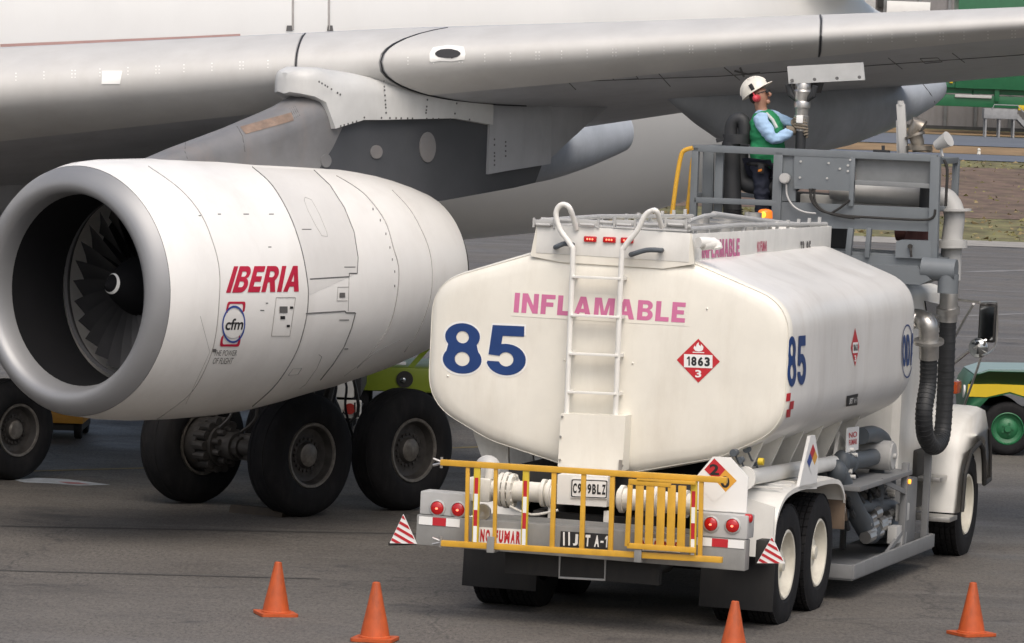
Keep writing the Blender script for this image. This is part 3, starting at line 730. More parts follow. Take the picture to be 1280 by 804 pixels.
# block letters of the airline name, drawn as outlines on a unit cell
def blk(ch):
    H_, W_, t = 1.0, .72, .25
    if ch == 'I': return [[(0, 0), (t, 0), (t, 1), (0, 1)]], t
    if ch == 'E': return [[(0, 0), (W_ * .92, 0), (W_ * .92, .22), (t, .22), (t, .4), (W_ * .82, .4), (W_ * .82, .61), (t, .61), (t, .78), (W_ * .9, .78), (W_ * .9, 1), (0, 1)]], W_ * .92
    if ch == 'F': return [[(0, 0), (t, 0), (t, .39), (.6, .39), (.6, .61), (t, .61), (t, .78), (.68, .78), (.68, 1), (0, 1)]], .68
    if ch == 'L': return [[(0, 0), (.66, 0), (.66, .22), (t, .22), (t, 1), (0, 1)]], .66
    if ch == 'A': return [[(0, 0), (.25, 0), (.31, .2), (.55, .2), (.61, 0), (.87, 0), (.57, 1), (.29, 1)], [(.36, .39), (.43, .68), (.50, .39)]], .87
    if ch == 'N': return [[(0, 0), (.24, 0), (.24, .6), (.54, 0), (.8, 0), (.8, 1), (.56, 1), (.56, .4), (.26, 1), (0, 1)]], .8
    if ch == 'M': return [[(0, 0), (.23, 0), (.23, .66), (.38, 0), (.6, 0), (.75, .66), (.75, 0), (.98, 0), (.98, 1), (.65, 1), (.49, .32), (.33, 1), (0, 1)]], .98
    def arc(cx, cy, rx, ry, a0, a1, n=10): return [(cx + rx * math.cos(math.radians(a0 + (a1 - a0) * i / n)), cy + ry * math.sin(math.radians(a0 + (a1 - a0) * i / n))) for i in range(n + 1)]
    if ch == 'B': return [[(0, 0)] + [(.45, 0)] + arc(.45, .28, .31, .28, -90, 50) + [(.58, .53)] + arc(.44, .74, .29, .26, -35, 90) + [(0, 1)],
                          [(t, .2)] + arc(.42, .31, .10, .11, -90, 90, 6) + [(t, .42)], [(t, .6)] + arc(.42, .7, .09, .10, -90, 90, 6) + [(t, .8)]], .76
    if ch == 'R': return [[(0, 0), (t, 0), (t, .38), (.36, .38), (.5, 0), (.78, 0), (.62, .43)] + arc(.45, .7, .31, .30, -50, 90) + [(0, 1)], [(t, .57)] + arc(.42, .685, .10, .115, -90, 90, 6) + [(t, .8)]], .78
    if ch == 'O': return [arc(.42, .5, .42, .51, 0, 350, 30), arc(.42, .5, .17, .30, 0, 345, 23)], .84
    if ch == 'D': return [[(0, 0)] + arc(.36, .5, .42, .5, -90, 90, 16) + [(0, 1)], [(t, .21)] + arc(.34, .5, .18, .29, -90, 90, 10) + [(t, .79)]], .78
    if ch == '8': return [arc(.42, .27, .43, .29, -215, 35, 24) + arc(.42, .735, .385, .275, -35, 215, 24), arc(.42, .28, .165, .145, 0, 345, 20), arc(.42, .725, .14, .125, 0, 345, 20)], .86
    if ch == '5': return [[(.10, 1), (.02, .40), (.27, .38)] + arc(.41, .315, .165, .145, 150, -160, 18) + [(0, .27)] + arc(.41, .31, .44, .32, -165, 125, 26) + [(.30, .62), (.325, .79), (.80, .79), (.80, 1)]], .87
    return [[(0, 0), (t, 0), (t, 1), (0, 1)]], t
def word(s, gap=.11, shear=0.0, cuts=6):
    loops = []; x = 0
    for ch in s:
        L_, w = blk(ch)
        for lp in L_: loops.append([(x + p[0] + shear * p[1], p[1]) for p in lp])
        x += w + gap
    return shape_polys(loops, cuts)
decal('airline_lettering', word('IBERIA', .09, .24), [(287, 333), (373, 332.5), (373, 364.5), (282, 366)], be, M['ibred'], engine, AI)
def rr(x0, y0, x1, y1, r=.12): return [tuple(p) for p in roundpoly([(x0, y0), (x1, y0), (x1, y1), (x0, y1)], r, 4)]
ro, ri_o = rr(0, 0, 1, 1, .10), rr(.11, .05, .89, .95, .09); nf = len(ro)
fr = ([Vector((x, y, 0)) for x, y in ro + ri_o], [[k, (k + 1) % nf, nf + (k + 1) % nf, nf + k] for k in range(nf)])
decal('emblem_frame', fr, [(284, 377), (307, 377), (299, 433), (274, 433)], be, M['ibred'], engine, AI)
ell = lambda r, n=30: [(.5 + r * math.cos(6.2832 * i / n), .5 + r * math.sin(6.2832 * i / n)) for i in range(n)]
decal('emblem_disc', shape_polys([ell(.5)], 8), [(279, 388), (306, 388), (304, 422.5), (277, 422.5)], be, M['cowl'], engine, AI, off=.0075)
decal('emblem_ring', shape_polys([ell(.5), ell(.445)], 8), [(278, 382), (307, 382), (305, 428.5), (276, 428.5)], be, M['blue'], engine, AI, off=.009)
decal('emblem_lettering', text_polys('cfm', .02, .2), [(281, 398), (304, 398), (303, 412), (281, 412.5)], be, M['black'], engine, AI, off=.0105)
decal('slogan_lettering', text_polys('THE POWER', .0, .2, 3), [(268, 437.5), (296, 437.5), (295, 444.5), (267, 444.5)], be, M['lettergrey'], engine, AI)
decal('slogan_lettering', text_polys('OF FLIGHT', .0, .2, 3), [(267, 447), (292, 447), (290, 455), (265, 454.5)], be, M['lettergrey'], engine, AI)

# ---- pylon
def pyl(name, cols, hw, m, v=0.0, nose=0.0, tail=0.0, near=1.0):
    secs = []; n = len(cols)
    for i, (x, yt, yb) in enumerate(cols):
        pt, pb = aq(x, yt, v + hw * near), aq(x, yb, v + hw * near)
        w = hw
        if i < nose: w = hw * (.25 + .75 * (i / nose) ** .6)
        if tail and i > n - 1 - tail: w = hw * (.12 + .88 * ((n - 1 - i) / tail))
        zt, zb = pt.z, pb.z; h = zt - zb; r = min(w * .9, h * .45); k = -(pt.x + pb.x) / 2
        sec = []
        for a in range(0, 181, 20): sec.append(Vector((-k, v + (w - r) * (1 if a < 90 else -1 if a > 90 else 0) + r * math.cos(math.radians(a)), zt - r + r * math.sin(math.radians(a)))))
        sec += [Vector((-k, v - w, zb)), Vector((-k, v, zb - .02)), Vector((-k, v + w, zb))]
        secs.append(sec)
    mb = MB(); mb.loft(secs); return mb.build(name, m, air, ang=40)
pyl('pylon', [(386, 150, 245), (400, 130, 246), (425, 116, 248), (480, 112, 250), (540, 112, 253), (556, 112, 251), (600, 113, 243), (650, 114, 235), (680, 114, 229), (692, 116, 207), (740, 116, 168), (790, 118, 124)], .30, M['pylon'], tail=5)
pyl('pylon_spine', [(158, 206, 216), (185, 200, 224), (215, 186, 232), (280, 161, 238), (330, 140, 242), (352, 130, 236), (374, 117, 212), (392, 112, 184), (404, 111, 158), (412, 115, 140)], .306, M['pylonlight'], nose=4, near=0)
pyl('pylon_fairing', [(386, 92, 116), (392, 88, 118), (402, 85, 121), (412, 85, 128), (421, 86, 161), (440, 89, 155), (456, 92, 150), (480, 98, 150), (520, 110, 149), (570, 118, 148), (614, 120, 156), (617, 121, 156)], .375, M['fairing'], nose=4)
pyl('pylon_aft_panel', [(612, 118, 218), (640, 116, 213), (690, 114, 205), (692, 114, 204), (740, 114, 166), (800, 114, 120)], .325, M['wing'], tail=3)
side = MB()
for (x, y, rx, ry) in [(534, 184, 10, 19), (470, 190, 7.5, 8.5), (407, 201, 6.5, 8.5)]:
    c = aq(x, y, .303); ex = aq(x + rx, y, .303) - c; ez = aq(x, y - ry, .303) - c
    P_ = [c + ex * math.cos(t) + ez * math.sin(t) for t in [6.2832 * i / 24 for i in range(24)]]
    side.cut().prism(P_, (0, .012, 0))
side.build_each('pylon_access_cover', M['pylonlight'], air)
spo = [o for o in air.children if o.name == 'pylon_spine'][0]; bsp = bvh_of(spo, AM)
decal('heat_stained_panel', shape_polys(sq, 4), [(300, 159), (364, 141), (367, 151), (307, 168)], bsp, mat('heat_stained_metal', (.25, .175, .13), .5, var=.35, scale=9, stain=.6, stain_col=(.16, .14, .13)), spo, AI)
mb = MB(); ink(mb, bsp, [(232, 178), (231, 190), (236, 204)], .010, AI); ink(mb, bsp, [(296, 158), (303, 170), (306, 190)], .010, AI)
for k in range(4): ink(mb, bsp, [(362 + k * 2.2, 136 - k), (368 + k * 2.2, 148 - k)], .008, AI)
mb.build('spine_seams', M['seamdark'], spo, weld=False)
sp = MB()
c = [aq(*p, .33 + .004) for p in ((402, 155), (440, 143), (445, 160), (404, 172))]
riv = MB(); rv = random.Random(5)
for (x0, y0, x1, y1, n) in [(455, 147, 610, 150, 20), (425, 158, 452, 150, 5), (480, 102, 483, 147, 8), (535, 117, 532, 146, 7), (572, 122, 568, 146, 6), (425, 118, 395, 100, 8), (618, 170, 618, 212, 8), (632, 170, 632, 208, 6)]:
    for i in range(n):
        t = (i + rv.uniform(-.2, .2)) / n; p = aq(x0 + (x1 - x0) * t, y0 + (y1 - y0) * t, .377 if x0 < 615 else .327)
        if rv.random() < .85: riv.cyl(p, p + Vector((0, .003, 0)), .012, N=8)
riv.build('pylon_rivets', M['seamdark'], air, weld=False)

# ---- landing gear
def ac_wheel(c, r, w, name='wheel', outer=1, brake=False):
    c = Vector(c); ax = Vector((0, outer, 0))
    hw = w / 2; rr_ = r * .52
    prof = [(-hw * .78, rr_), (-hw * .98, rr_ * 1.12), (-hw, r * .72), (-hw * .9, r * .88), (-hw * .66, r * .975), (-hw * .3, r), (hw * .3, r), (hw * .66, r * .975), (hw * .9, r * .88), (hw, r * .72), (hw * .98, rr_ * 1.12), (hw * .78, rr_)]
    mb = MB(); mb.lathe(prof, c, ax, 64)
    for gx in (-.42, -.15, .15, .42):
        mb.lathe([(hw * gx - .012, r * .992), (hw * gx - .008, r * 1.003), (hw * gx + .008, r * 1.003), (hw * gx + .012, r * .992)], c, ax, 64)
    o = mb.build(name, M['tyre'], air, ang=50)
    rm = MB()
    rm.lathe([(hw * .80, rr_ * 1.02), (hw * .86, rr_ * .97), (hw * .80, rr_ * .9), (hw * .45, rr_ * .82), (hw * .35, rr_ * .6), (hw * .42, rr_ * .42), (hw * .62, rr_ * .36), (hw * .66, rr_ * .2), (hw * .66, .001)], c, ax, 48)
    rm.lathe([(hw * .80, rr_ * 1.03), (hw * .90, rr_ * 1.0), (hw * .88, rr_ * .93), (hw * .80, rr_ * .91)], c, ax, 48, 1)
    rm.lathe([(hw * .62, rr_ * .36), (hw * .70, rr_ * .28), (hw * .72, .001)], c, ax, 24, 1)
    rm.lathe([(-hw * .80, rr_ * 1.02), (-hw * .5, rr_ * .86), (-hw * .4, .001)], c, ax, 48)
    for i in range(9):
        t = 6.2832 * i / 9; d = Vector((math.cos(t), 0, math.sin(t)))
        rm.cyl(c + ax * hw * .37 + d * rr_ * .72, c + ax * hw * .395 + d * rr_ * .72, rr_ * .10, N=12)
    for i in range(18):
        t = 6.2832 * i / 18; d = Vector((math.cos(t), 0, math.sin(t)))
        rm.cyl(c + ax * hw * .38 + d * rr_ * .5, c + ax * hw * .48 + d * rr_ * .5, .018, N=6)
    rm.build('rim', [M['acrim'], M['rimedge']], o, ang=30)
    if brake:
        bk = MB(); bk.cyl(c + ax * hw * .4, c + ax * (hw + .12), rr_ * .84, N=36); bk.cyl(c + ax * (hw + .12), c + ax * (hw + .30), rr_ * .66, N=28)
        bk.cyl(c + ax * (hw + .3), c + ax * (hw + .52), rr_ * .44, N=20); bk.cyl(c + ax * (hw + .52), c + ax * (hw + .60), rr_ * .34, N=10); bk.cyl(c + ax * (hw + .6), c + ax * (hw + .66), rr_ * .2, N=6)
        for i in range(14):
            t = 6.2832 * i / 14; d = Vector((math.cos(t), 0, math.sin(t)))
            bk.cyl(c + ax * (hw + .08) + d * rr_ * .74, c + ax * (hw + .26) + d * rr_ * .74, .055, N=10)
        for i in range(9):
            t = 6.2832 * (i + .4) / 9; d = Vector((math.cos(t), 0, math.sin(t)))
            bk.cyl(c + ax * (hw + .28) + d * rr_ * .5, c + ax * (hw + .40) + d * rr_ * .5, .035, N=8)
        bk.tube([c + ax * (hw + .3) + Vector((.1, 0, .2)), c + ax * (hw + .4) + Vector((.0, 0, .4)), c + ax * (hw + .1) + Vector((-.1, 0, .7))], .018, 6, smooth=5); bk.tube([c + ax * (hw + .35) + Vector((-.15, 0, .12)), c + ax * (hw + .55) + Vector((-.25, 0, .35)), c + ax * (hw + .5) + Vector((-.2, 0, .75))], .02, 6, smooth=5)
        bk.build('brake', M['acrim'], o)
    return o
RW = .70
def wheel_at(px, py, vofs=0): 
    p = AI @ gnd(px, py); return p
w2 = AI @ gnd(372, 645); w3 = AI @ gnd(500, 637)
gv = (w2.y + w3.y) / 2; gx2, gx3 = w2.x, w3.x
ac_wheel((gx2, gv, RW), RW, .46); ac_wheel((gx3, gv, RW), RW, .46)
ac_wheel((gx2, gv - 1.75, RW), RW, .46, brake=True); ac_wheel((gx3, gv - 1.75, RW), RW, .46, brake=True)
sm = MB(); cx = (gx2 + gx3) / 2; cv = gv - .9
sm.beam((gx2, cv, RW), (gx3, cv, RW), .26, .30, bev=.04); sm.cyl((cx, cv, RW), (cx - .1, cv - .1, 4.4), .2, N=24); sm.cyl((cx, cv, RW + .9), (cx - .1, cv - .1, 4.4), .26, N=24)
for gx in (gx2, gx3): sm.cyl((gx, gv - 1.75, RW), (gx, gv, RW), .09, N=16)
sm.tube([(cx - .35, cv, RW + .1), (cx - .55, cv, RW + .7), (cx - .2, cv, RW + 1.3)], .06, 8); sm.cyl((cx, cv, RW + 1.2), (cx + .9, cv - .3, 4.6), .09, N=12)
sm.build('gear_strut', M['acrim'], air)
hs_ = MB()
for i, (dx, dv) in enumerate([(.12, .25), (-.18, .3), (.25, .2), (-.05, .35)]):
    hs_.tube([(cx + dx, cv + dv, RW + .95), (cx + dx * 1.8, cv + dv * 1.5, RW + .75), (cx + dx * 2.2, cv + dv * 1.3, RW + .45), (cx + dx * 3.5, cv + dv, RW + .1)], .016, 6, smooth=5)
hs_.build('brake_line', M['dark'], air)
gd = MB(); gd.prism([(cx + .9, cv + .75, 1.75), (cx - .9, cv + .75, 1.75), (cx - 1.0, cv + .95, 3.9), (cx + 1.0, cv + .95, 3.9)], (0, .05, 0)); gd.build('gear_door', M['wing'], air)
wc = AI @ gnd(8, 599)
CR = .60
for dy in (0, -.95): ac_wheel((wc.x, wc.y + dy, CR), CR, .46)
mb = MB(); mb.cyl((wc.x, wc.y, CR), (wc.x, wc.y - .95, CR), .09); mb.cyl((wc.x, wc.y - .47, CR), (wc.x, wc.y - .47, 3.0), .17); mb.build('gear_strut', M['acrim'], air)
nw = A(-16, FY, .5)
for dy in (-.3, .3): ac_wheel((16, FY + dy, .5), .5, .36, outer=1 if dy > 0 else -1)
mb = MB(); mb.cyl((16, FY, .5), (16, FY, 3.1), .12); mb.build('gear_strut', M['acrim'], air)
# far side engine, for other viewpoints
mb = MB(); mb.lathe([(0, 1.13)] + cow[:-2] + [(5.05, .1)], (0, 2 * FY, ZC), EX, 48); mb.lathe([(0, 1.13), (.1, 1.0), (.9, .95), (.92, .01)], (0, 2 * FY, ZC), EX, 48)
mb.build('engine', [M['cowl']], air)
mb = MB(); mb.box(-6.5, -2.5, 2 * FY - .3, 2 * FY + .3, 3.7, 5.0, .05); mb.build('pylon', M['pylon'], air)
# door seams on the fuselage side and drip fairings
bf = bvh_of(fuselage, AM)
ds = MB()
for x in (365, 410): ds.cut(); ink(ds, bf, [(x, -20), (x, 38)], .045, AI, off=.006)
ds.build_each('door_seam', M['seam'], air, weld=False)
for x, y in ((361, 37), (412, 37)):
    decal('door_seam', shape_polys(sq, 2), [(x - 3, y - 5), (x + 3, y - 5), (x + 4, y + 2), (x - 4, y + 2)], bf, M['lettergrey'], air, AI, off=.01)
cr = MB(); ink(cr, bf, [(0, 57), (110, 52.5), (240, 47), (300, 44)], .035, AI, off=.006); cr.build('cheatline', mat('faded_red_stripe', (.46, .29, .26), .45), air, weld=False)
# ------------------------------------------------------------------ fuel truck (local x = right, y = forward, z = up)
TT = math.radians(17.0); TR0 = Vector((math.cos(TT), -math.sin(TT), 0)); TF = Vector((math.sin(TT), math.cos(TT), 0))
TLEAN = .012
TRR = TR0 * math.cos(TLEAN) - Vector((0, 0, TLEAN)); TZZ = Vector((0, 0, math.cos(TLEAN))) + TR0 * math.sin(TLEAN)
TO = gnd(982, 779) - TR0 * 1.61
TM = Matrix((TRR, TF, TZZ)).transposed().to_4x4(); TM.translation = TO
TI = TM.inverted(); T3 = TI.to_3x3(); TE = TI @ EYE
truck = empty('fuel_truck', TM)
tag(truck, 'cream white aviation fuel tanker numbered 85 with flammable placards and a raised grey platform', 'tanker truck')
def q(x, y, lon):                                   # pixel onto a plane across the truck
    d = T3 @ ray(x, y); return TE + d * ((lon - TE.y) / d.y)
def s_(x, y, lat):                                  # pixel onto a plane along the truck's side
    d = T3 @ ray(x, y); return TE + d * ((lat - TE.x) / d.x)
# ---- tank
prof = roundpoly([(-.3, 1.41), (.3, 1.41), (1.15, 1.62), (1.745, 1.94), (1.745, 3.10), (.78, 3.45), (-.78, 3.45), (-1.785, 3.10), (-1.785, 1.94), (-1.15, 1.62)], [.8, .8, 1.2, .5, .44, .5, .5, .44, .5, 1.2], 8)
def tsec(lon, ins):
    out = []
    for p in prof:
        c = Vector((0, 2.42)); d = p - c; L_ = d.length; out.append(Vector((c.x + d.x * (1 - ins / L_), lon, c.y + d.y * (1 - ins / L_))))
    return out
mb = MB(); mb.loft([tsec(a, b) for a, b in [(-1.0, .9), (-.995, .5), (-.985, .2), (-.97, .10), (-.945, .045), (-.91, .015), (-.85, 0), (.5, 0), (2, 0), (3.4, 0), (4.0, 0), (4.35, .006), (4.5, .03), (4.62, .08), (4.72, .18), (4.78, .35), (4.8, .7)]])
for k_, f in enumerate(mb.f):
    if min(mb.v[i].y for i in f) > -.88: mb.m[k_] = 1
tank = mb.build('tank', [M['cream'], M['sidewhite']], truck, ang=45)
bt = bvh_of(tank, TM)
wl = MB(); pts = [p + Vector((0, 0, 0)) for p in tsec(-.93, .022)]
wl.tube([*pts, pts[0]], .004, 6); wl.build('weld_seam', M['cream'], tank)
# spill coaming with hatch rail
cb = MB()
for sg in (-1, 1): cb.beam((sg * .755, -.98, 3.56), (sg * .755, 4.62, 3.50), .02, .28, bev=.004)
cb.beam((-.745, -.985, 3.57), (.745, -.985, 3.57), .02, .27, bev=.004); cb.beam((-.745, 4.62, 3.5), (.745, 4.62, 3.5), .02, .28, bev=.004)
cb.box(-.74, .74, -.97, 4.6, 3.44, 3.455)
coam = cb.build('spill_coaming', M['white'], truck); bcoam = bvh_of(coam, TM)
sk = MB(); sk.prism([(-.80, -.99, 3.40), (-.755, -.99, 3.69), (.755, -.99, 3.705), (.80, -.99, 3.42), (.5, -.99, 3.36), (-.5, -.99, 3.36)], (0, .03, 0)); bk_ = sk.build('coaming_plate', M['cream'], truck)
bplate = bvh_of(bk_, TM)
hl = MB()
for i in range(5):
    y = -.3 + i * 1.05; hl.cut().cyl((0, y, 3.45), (0, y, 3.66), .30, N=28); hl.cyl((0, y, 3.66), (0, y, 3.70), .32, N=28); hl.cyl((.1, y, 3.7), (.1, y, 3.76), .09, N=14)
hl.build_each('manhole_hatch', M['steel'], truck)
rb = MB()
for sg in (-1, 1):
    rb.tube([(sg * .72, -.95, 3.74), (sg * .72, 1.0, 3.735), (sg * .72, 4.55, 3.66)], .022, 8)
    for i in range(12): rb.beam((sg * .72, -.7 + i * .45, 3.62), (sg * .72, -.7 + i * .45, 3.74), .03, .03)
rb.tube([(-.72, -.95, 3.75), (.74, -.95, 3.765)], .02, 8); rb.tube([(-.74, -.85, 3.70), (.74, -.85, 3.715)], .016, 8)
rb.tube([q(862, 276, -.6), q(880, 270, -.2), q(893, 269, .3)], .02, 8)
rb.tube([s_(892, 268, .62), s_(960, 277.5, .62), s_(1035, 285.5, .62)], .03, 12)
rb.build('coaming_rail', M['lightgrey'], truck)
cl = MB()
for x in (680, 735, 781, 845): 
    c = q(x, 281, -1.0); cl.cut().beam(c + V(-.09, 0, .02), c + V(.09, 0, .022), .03, .05, bev=.006); cl.beam(c + V(-.10, 0, -.03), c + V(-.10, 0, .06), .02, .02); cl.beam(c + V(.10, 0, -.03), c + V(.10, 0, .06), .02, .02); cl.cyl(c + V(-.07, -.02, 0), c + V(.07, -.02, 0), .014, N=8)
cl.build_each('coaming_clamp', M['lightgrey'], truck)
for x in (738, 762, 784):                            # three red marker lamps
    c = q(x, 299 + (x - 738) * .035, -1.0); mb = MB(); mb.obox(c, (.062, 0, .001), (0, .02, 0), (0, 0, .028), .012); lm = mb.build('marker_lamp', M['taillight'], truck)
    mb = MB()
    for k in (-.025, 0, .025): mb.sphere(c + V(k, -.021, 0), .009, 8, 6)
    mb.build('bulb', M['tailglow'], lm)
mb = MB(); mb.cyl(q(878, 306, -.95), q(893, 304, -.85), .055, N=18); mb.tube([q(873, 303, -1.0), q(886, 303, -.9), q(895, 306, -.85), q(897, 311, -.85)], .05, 14, smooth=4); mb.build('vent_spout', M['white'], truck)
hb = MB()
for a, b in (((695, 309), (715, 306)), ((790, 318), (826, 313))): hb.cut().tube([q(*a, -1.0), q(*a, -1.09), (q(*a, -1.09) * .5 + q(*b, -1.09) * .5) + V(0, 0, .02), q(*b, -1.09), q(*b, -1.0)], .024, 10, smooth=4)
hb.build_each('grab_handle', M['pipe'], truck)
# ---- rear ladder on the tank
ld = MB(); LY = -1.13
for P_ in ([(708, 524), (712, 420), (716, 322), (713, 306), (700, 287), (695, 268), (699, 258), (706, 256), (713, 262), (716, 284)], [(769, 528), (773, 420), (777, 325), (781, 308), (796, 289), (806, 270), (814, 264), (821, 265), (823, 282)]):
    pts = [q(x, y, LY) for x, y in P_]; pts[-1] = pts[-1] + V(0, .12, -.02)
    ld.tube(pts, .026, 12, smooth=5)
for y in (346, 394, 442, 490):
    a, b = q(716 - (y - 346) * .035, y, LY), q(777 - (y - 346) * .035, y + 2.5, LY); ld.beam(a, b, .075, .022, bev=.004)
    for e in (a, b): ld.beam(e, e + V(0, .14, 0), .03, .03)
ld.build('tank_ladder', M['white'], truck)
mb = MB(); a, b, c, d = q(701, 517, -1.2), q(782, 520, -1.2), q(778, 589, -1.2), q(697, 586, -1.2); mb.prism([a, b, c, d], (0, .22, 0)); cvp = mb.build('cover_panel', M['cream'], truck)
mb = MB()
for x, y in [(703, 521), (701, 546), (700, 575), (778, 582)]: p = q(x, y, -1.203); mb.cyl(p, p + V(0, -.012, 0), .012, N=8)
mb.beam(q(776, 575, -1.21), q(775, 590, -1.21), .02, .03); mb.build('panel_latch', M['steel'], cvp)
# ---- lettering on the tank
rot = lambda x0, y0, x1, y1, h, sh=0: [(x0, y0), (x1, y1), (x1 - h * .03, y1 + h), (x0 - h * .03, y0 + h)]
decal('decal_backing', shape_polys(sq, 4), [(640, 362), (862, 374), (861, 408), (639, 395)], bt, mat('clear_letter_film', (.80, .775, .69), .3, var=.04), tank, TI, off=.003)
decal('warning_lettering', word('INFLAMABLE', .13), [(644, 366), (858, 378.5), (856, 403.5), (642, 390.5)], bt, M['magenta'], tank, TI, off=.005)
decal('number_outline', word('85', .06, cuts=8), [(552, 400.5), (661, 405), (659, 473.5), (551, 468.5)], bt, M['signwhite'], tank, TI, off=.003)
decal('fleet_number', word('85', .12, cuts=8), [(554.5, 403), (658.5, 407.5), (657, 471), (553.5, 466)], bt, M['navy'], tank, TI, off=.006)
decal('fleet_number', word('85', .12, cuts=8), [(984, 421), (1007, 418.5), (1007, 481), (984, 484)], bt, M['navy'], tank, TI, off=.006)
dia = [(.5, 0), (1, .5), (.5, 1), (0, .5)]
flame = [(.5, 0), (.2, .08), (.06, .35), (.16, .62), (.25, .45), (.34, .8), (.5, 1.0), (.52, .7), (.66, .55), (.7, .8), (.9, .5), (.86, .2), (.7, .05)]
def placard(bv, c, rx, ry, sl, par, inv):
    cx, cy = c
    Q_ = lambda u0, w0, u1, w1: [(cx + (u0) * rx, cy + w0 * ry + u0 * rx * sl), (cx + u1 * rx, cy + w0 * ry + u1 * rx * sl), (cx + u1 * rx, cy + w1 * ry + u1 * rx * sl), (cx + u0 * rx, cy + w1 * ry + u0 * rx * sl)]
    p = decal('hazard_placard', shape_polys(dia, 4), Q_(-1, -1, 1, 1), bv, M['diared'], par, inv, .004)
    return p, Q_
def pl_sub(name, polys, Q_, m, off, bv): return decal(name, polys, Q_, bv, m, tank, TI, off)
pl, Q_ = placard(bt, (873, 451), 27, 27.5, .04, tank, TI)
pl_sub('placard_panel', shape_polys(sq, 3), Q_(-.66, -.28, .66, .32), M['signwhite'], .006, bt)
pl_sub('placard_number', cells('1863', .05), Q_(-.52, -.18, .54, .24), M['black'], .008, bt)
pl_sub('placard_flame', shape_polys(flame, 3), Q_(-.22, -.85, .24, -.42), M['signwhite'], .006, bt)
pl_sub('placard_flame', shape_polys(sq, 2), Q_(-.26, -.40, .28, -.36), M['signwhite'], .006, bt)
pl_sub('placard_class', text_polys('3', .03, 0, 3), Q_(-.14, .42, .14, .76), M['signwhite'], .006, bt)
pl2, Q2 = placard(bt, (1068.5, 434), 5.2, 24, -.1, tank, TI)
pl_sub('placard_panel', shape_polys(sq, 3), Q2(-.62, -.25, .62, .3), M['signwhite'], .006, bt)
pl_sub('placard_number', cells('1863', .05), Q2(-.5, -.15, .5, .2), M['black'], .008, bt)
pl_sub('placard_class', text_polys('3', .03, 0, 2), Q2(-.2, .42, .2, .75), M['signwhite'], .006, bt)
decal('company_ring', shape_polys([ell(.5), ell(.47)], 8), [(1126, 407), (1141, 404), (1141, 471), (1126, 474)], bt, M['navy'], tank, TI)
decal('company_lettering', word('ODA', .1, cuts=4), [(1127.5, 419), (1142, 416), (1142, 456), (1127.5, 459)], bt, M['navy'], tank, TI, .007)
decal('company_lettering', text_polys('AVIATION FUEL', 0, 0, 2), [(1128, 461), (1139, 459), (1139, 463), (1128, 465)], bt, M['blue'], tank, TI, .007) if False else None
decal('tank_sign', shape_polys(sq, 2), [(1058, 495), (1072, 492), (1071, 506), (1057, 508)], bt, M['black'], tank, TI)
decal('tank_sign', cells('JET A-1', .05), [(1061, 498), (1071, 495.5), (1070.5, 502.5), (1060.5, 505)], bt, M['signwhite'], tank, TI, .008)
for k in range(3): 
    decal('reflector_tape', shape_polys(sq, 2), [(983 + (k % 2) * 4, 492 + k * 10), (988 + (k % 2) * 4, 491 + k * 10), (987 + (k % 2) * 4, 501 + k * 10), (982 + (k % 2) * 4, 502 + k * 10)], bt, M['red'], tank, TI)
decal('warning_lettering', word('INFLAMABLE', .13, cuts=3), [(877, 300), (924, 298), (924, 320), (877, 323)], bcoam, M['magenta'], coam, TI)
decal('smoking_notice', cells('NO FUMAR', .05), [(946, 302), (958, 301), (958, 314), (946, 315)], bcoam, M['magentadark'], coam, TI)
decal('coaming_notice', cells('TR 85', .05), [(1000, 302), (1013, 301), (1013, 320), (1000, 321)], bcoam, M['lettergrey'], coam, TI)
# ---- rear bumper, lamps and signs
BY = -1.7
mb = MB(); mb.box(-1.57, 1.61, BY, BY + .16, .67, .955, .012); mb.box(-1.05, 1.05, BY + .162, BY + .2, .67, 1.0, .01); bump = mb.build('bumper', M['bumper'], truck)
for x0, x1 in ((-1.56, -1.13), (1.12, 1.61)):
    tz = .865 if x0 < 0 else .875
    for k in range(3):
        w = (x1 - x0 - .03) / 3; mb = MB(); mb.box(x0 + .015 + w * k, x0 + .015 + w * (k + 1), BY - .006, BY + .001, tz, tz + .075); mb.build('reflective_strip', M['signwhite' if k != 1 else 'red'], bump)
for x0, x1 in ((-1.555, -1.10), (1.09, 1.61)):
    mb = MB(); mb.box(x0, x1, BY + .03, BY + .28, .958, 1.175, .015); bx_ = mb.build('lamp_box', M['lightgrey'], truck)
for (x, y) in [(547, 635), (573, 637), (889, 655), (916, 657)]:
    c = q(x, y, BY + .03); mb = MB(); mb.lathe([(0, .078), (-.012, .078), (-.02, .066), (-.008, .064)], c, (0, 1, 0), 28); t_ = mb.build('tail_lamp', M['lightgrey'], truck)
    mb = MB(); mb.lathe([(-.006, .064), (-.02, .058), (-.03, .04), (-.035, .001)], c, (0, 1, 0), 28); mb.build('lens', M['taillight'], t_)
    mb = MB(); mb.sphere(c + V(0, -.034, -.004), (.014, .006, .010), 10, 8); mb.build('bulb', M['tailglow'], t_)
c = q(604, 640, BY + .03); mb = MB(); mb.lathe([(0, .08), (-.02, .075), (-.02, .05), (-.012, .001)], c, (0, 1, 0), 24); mb.build('reversing_lamp', M['steel'], truck)
for (x, y, sg) in [(533, 626, -1), (936, 648, 1)]:
    c = q(x, y, BY + .1); mb = MB(); mb.cyl(c - V(sg * .03, 0, 0), c + V(sg * .02, 0, 0), .042, N=16); mb.sphere(c + V(sg * .02, 0, 0), (.02, .04, .04), 12, 8); mb.build('side_marker', M['taillight'], truck)
def plate(name, q4, lon, m, th=.008, par=None):
    mb = MB(); P_ = [q(x, y, lon) for x, y in q4]; mb.prism(P_, (0, th, 0)); o = mb.build(name, m, par or truck); return o, bvh_of(o, TM)
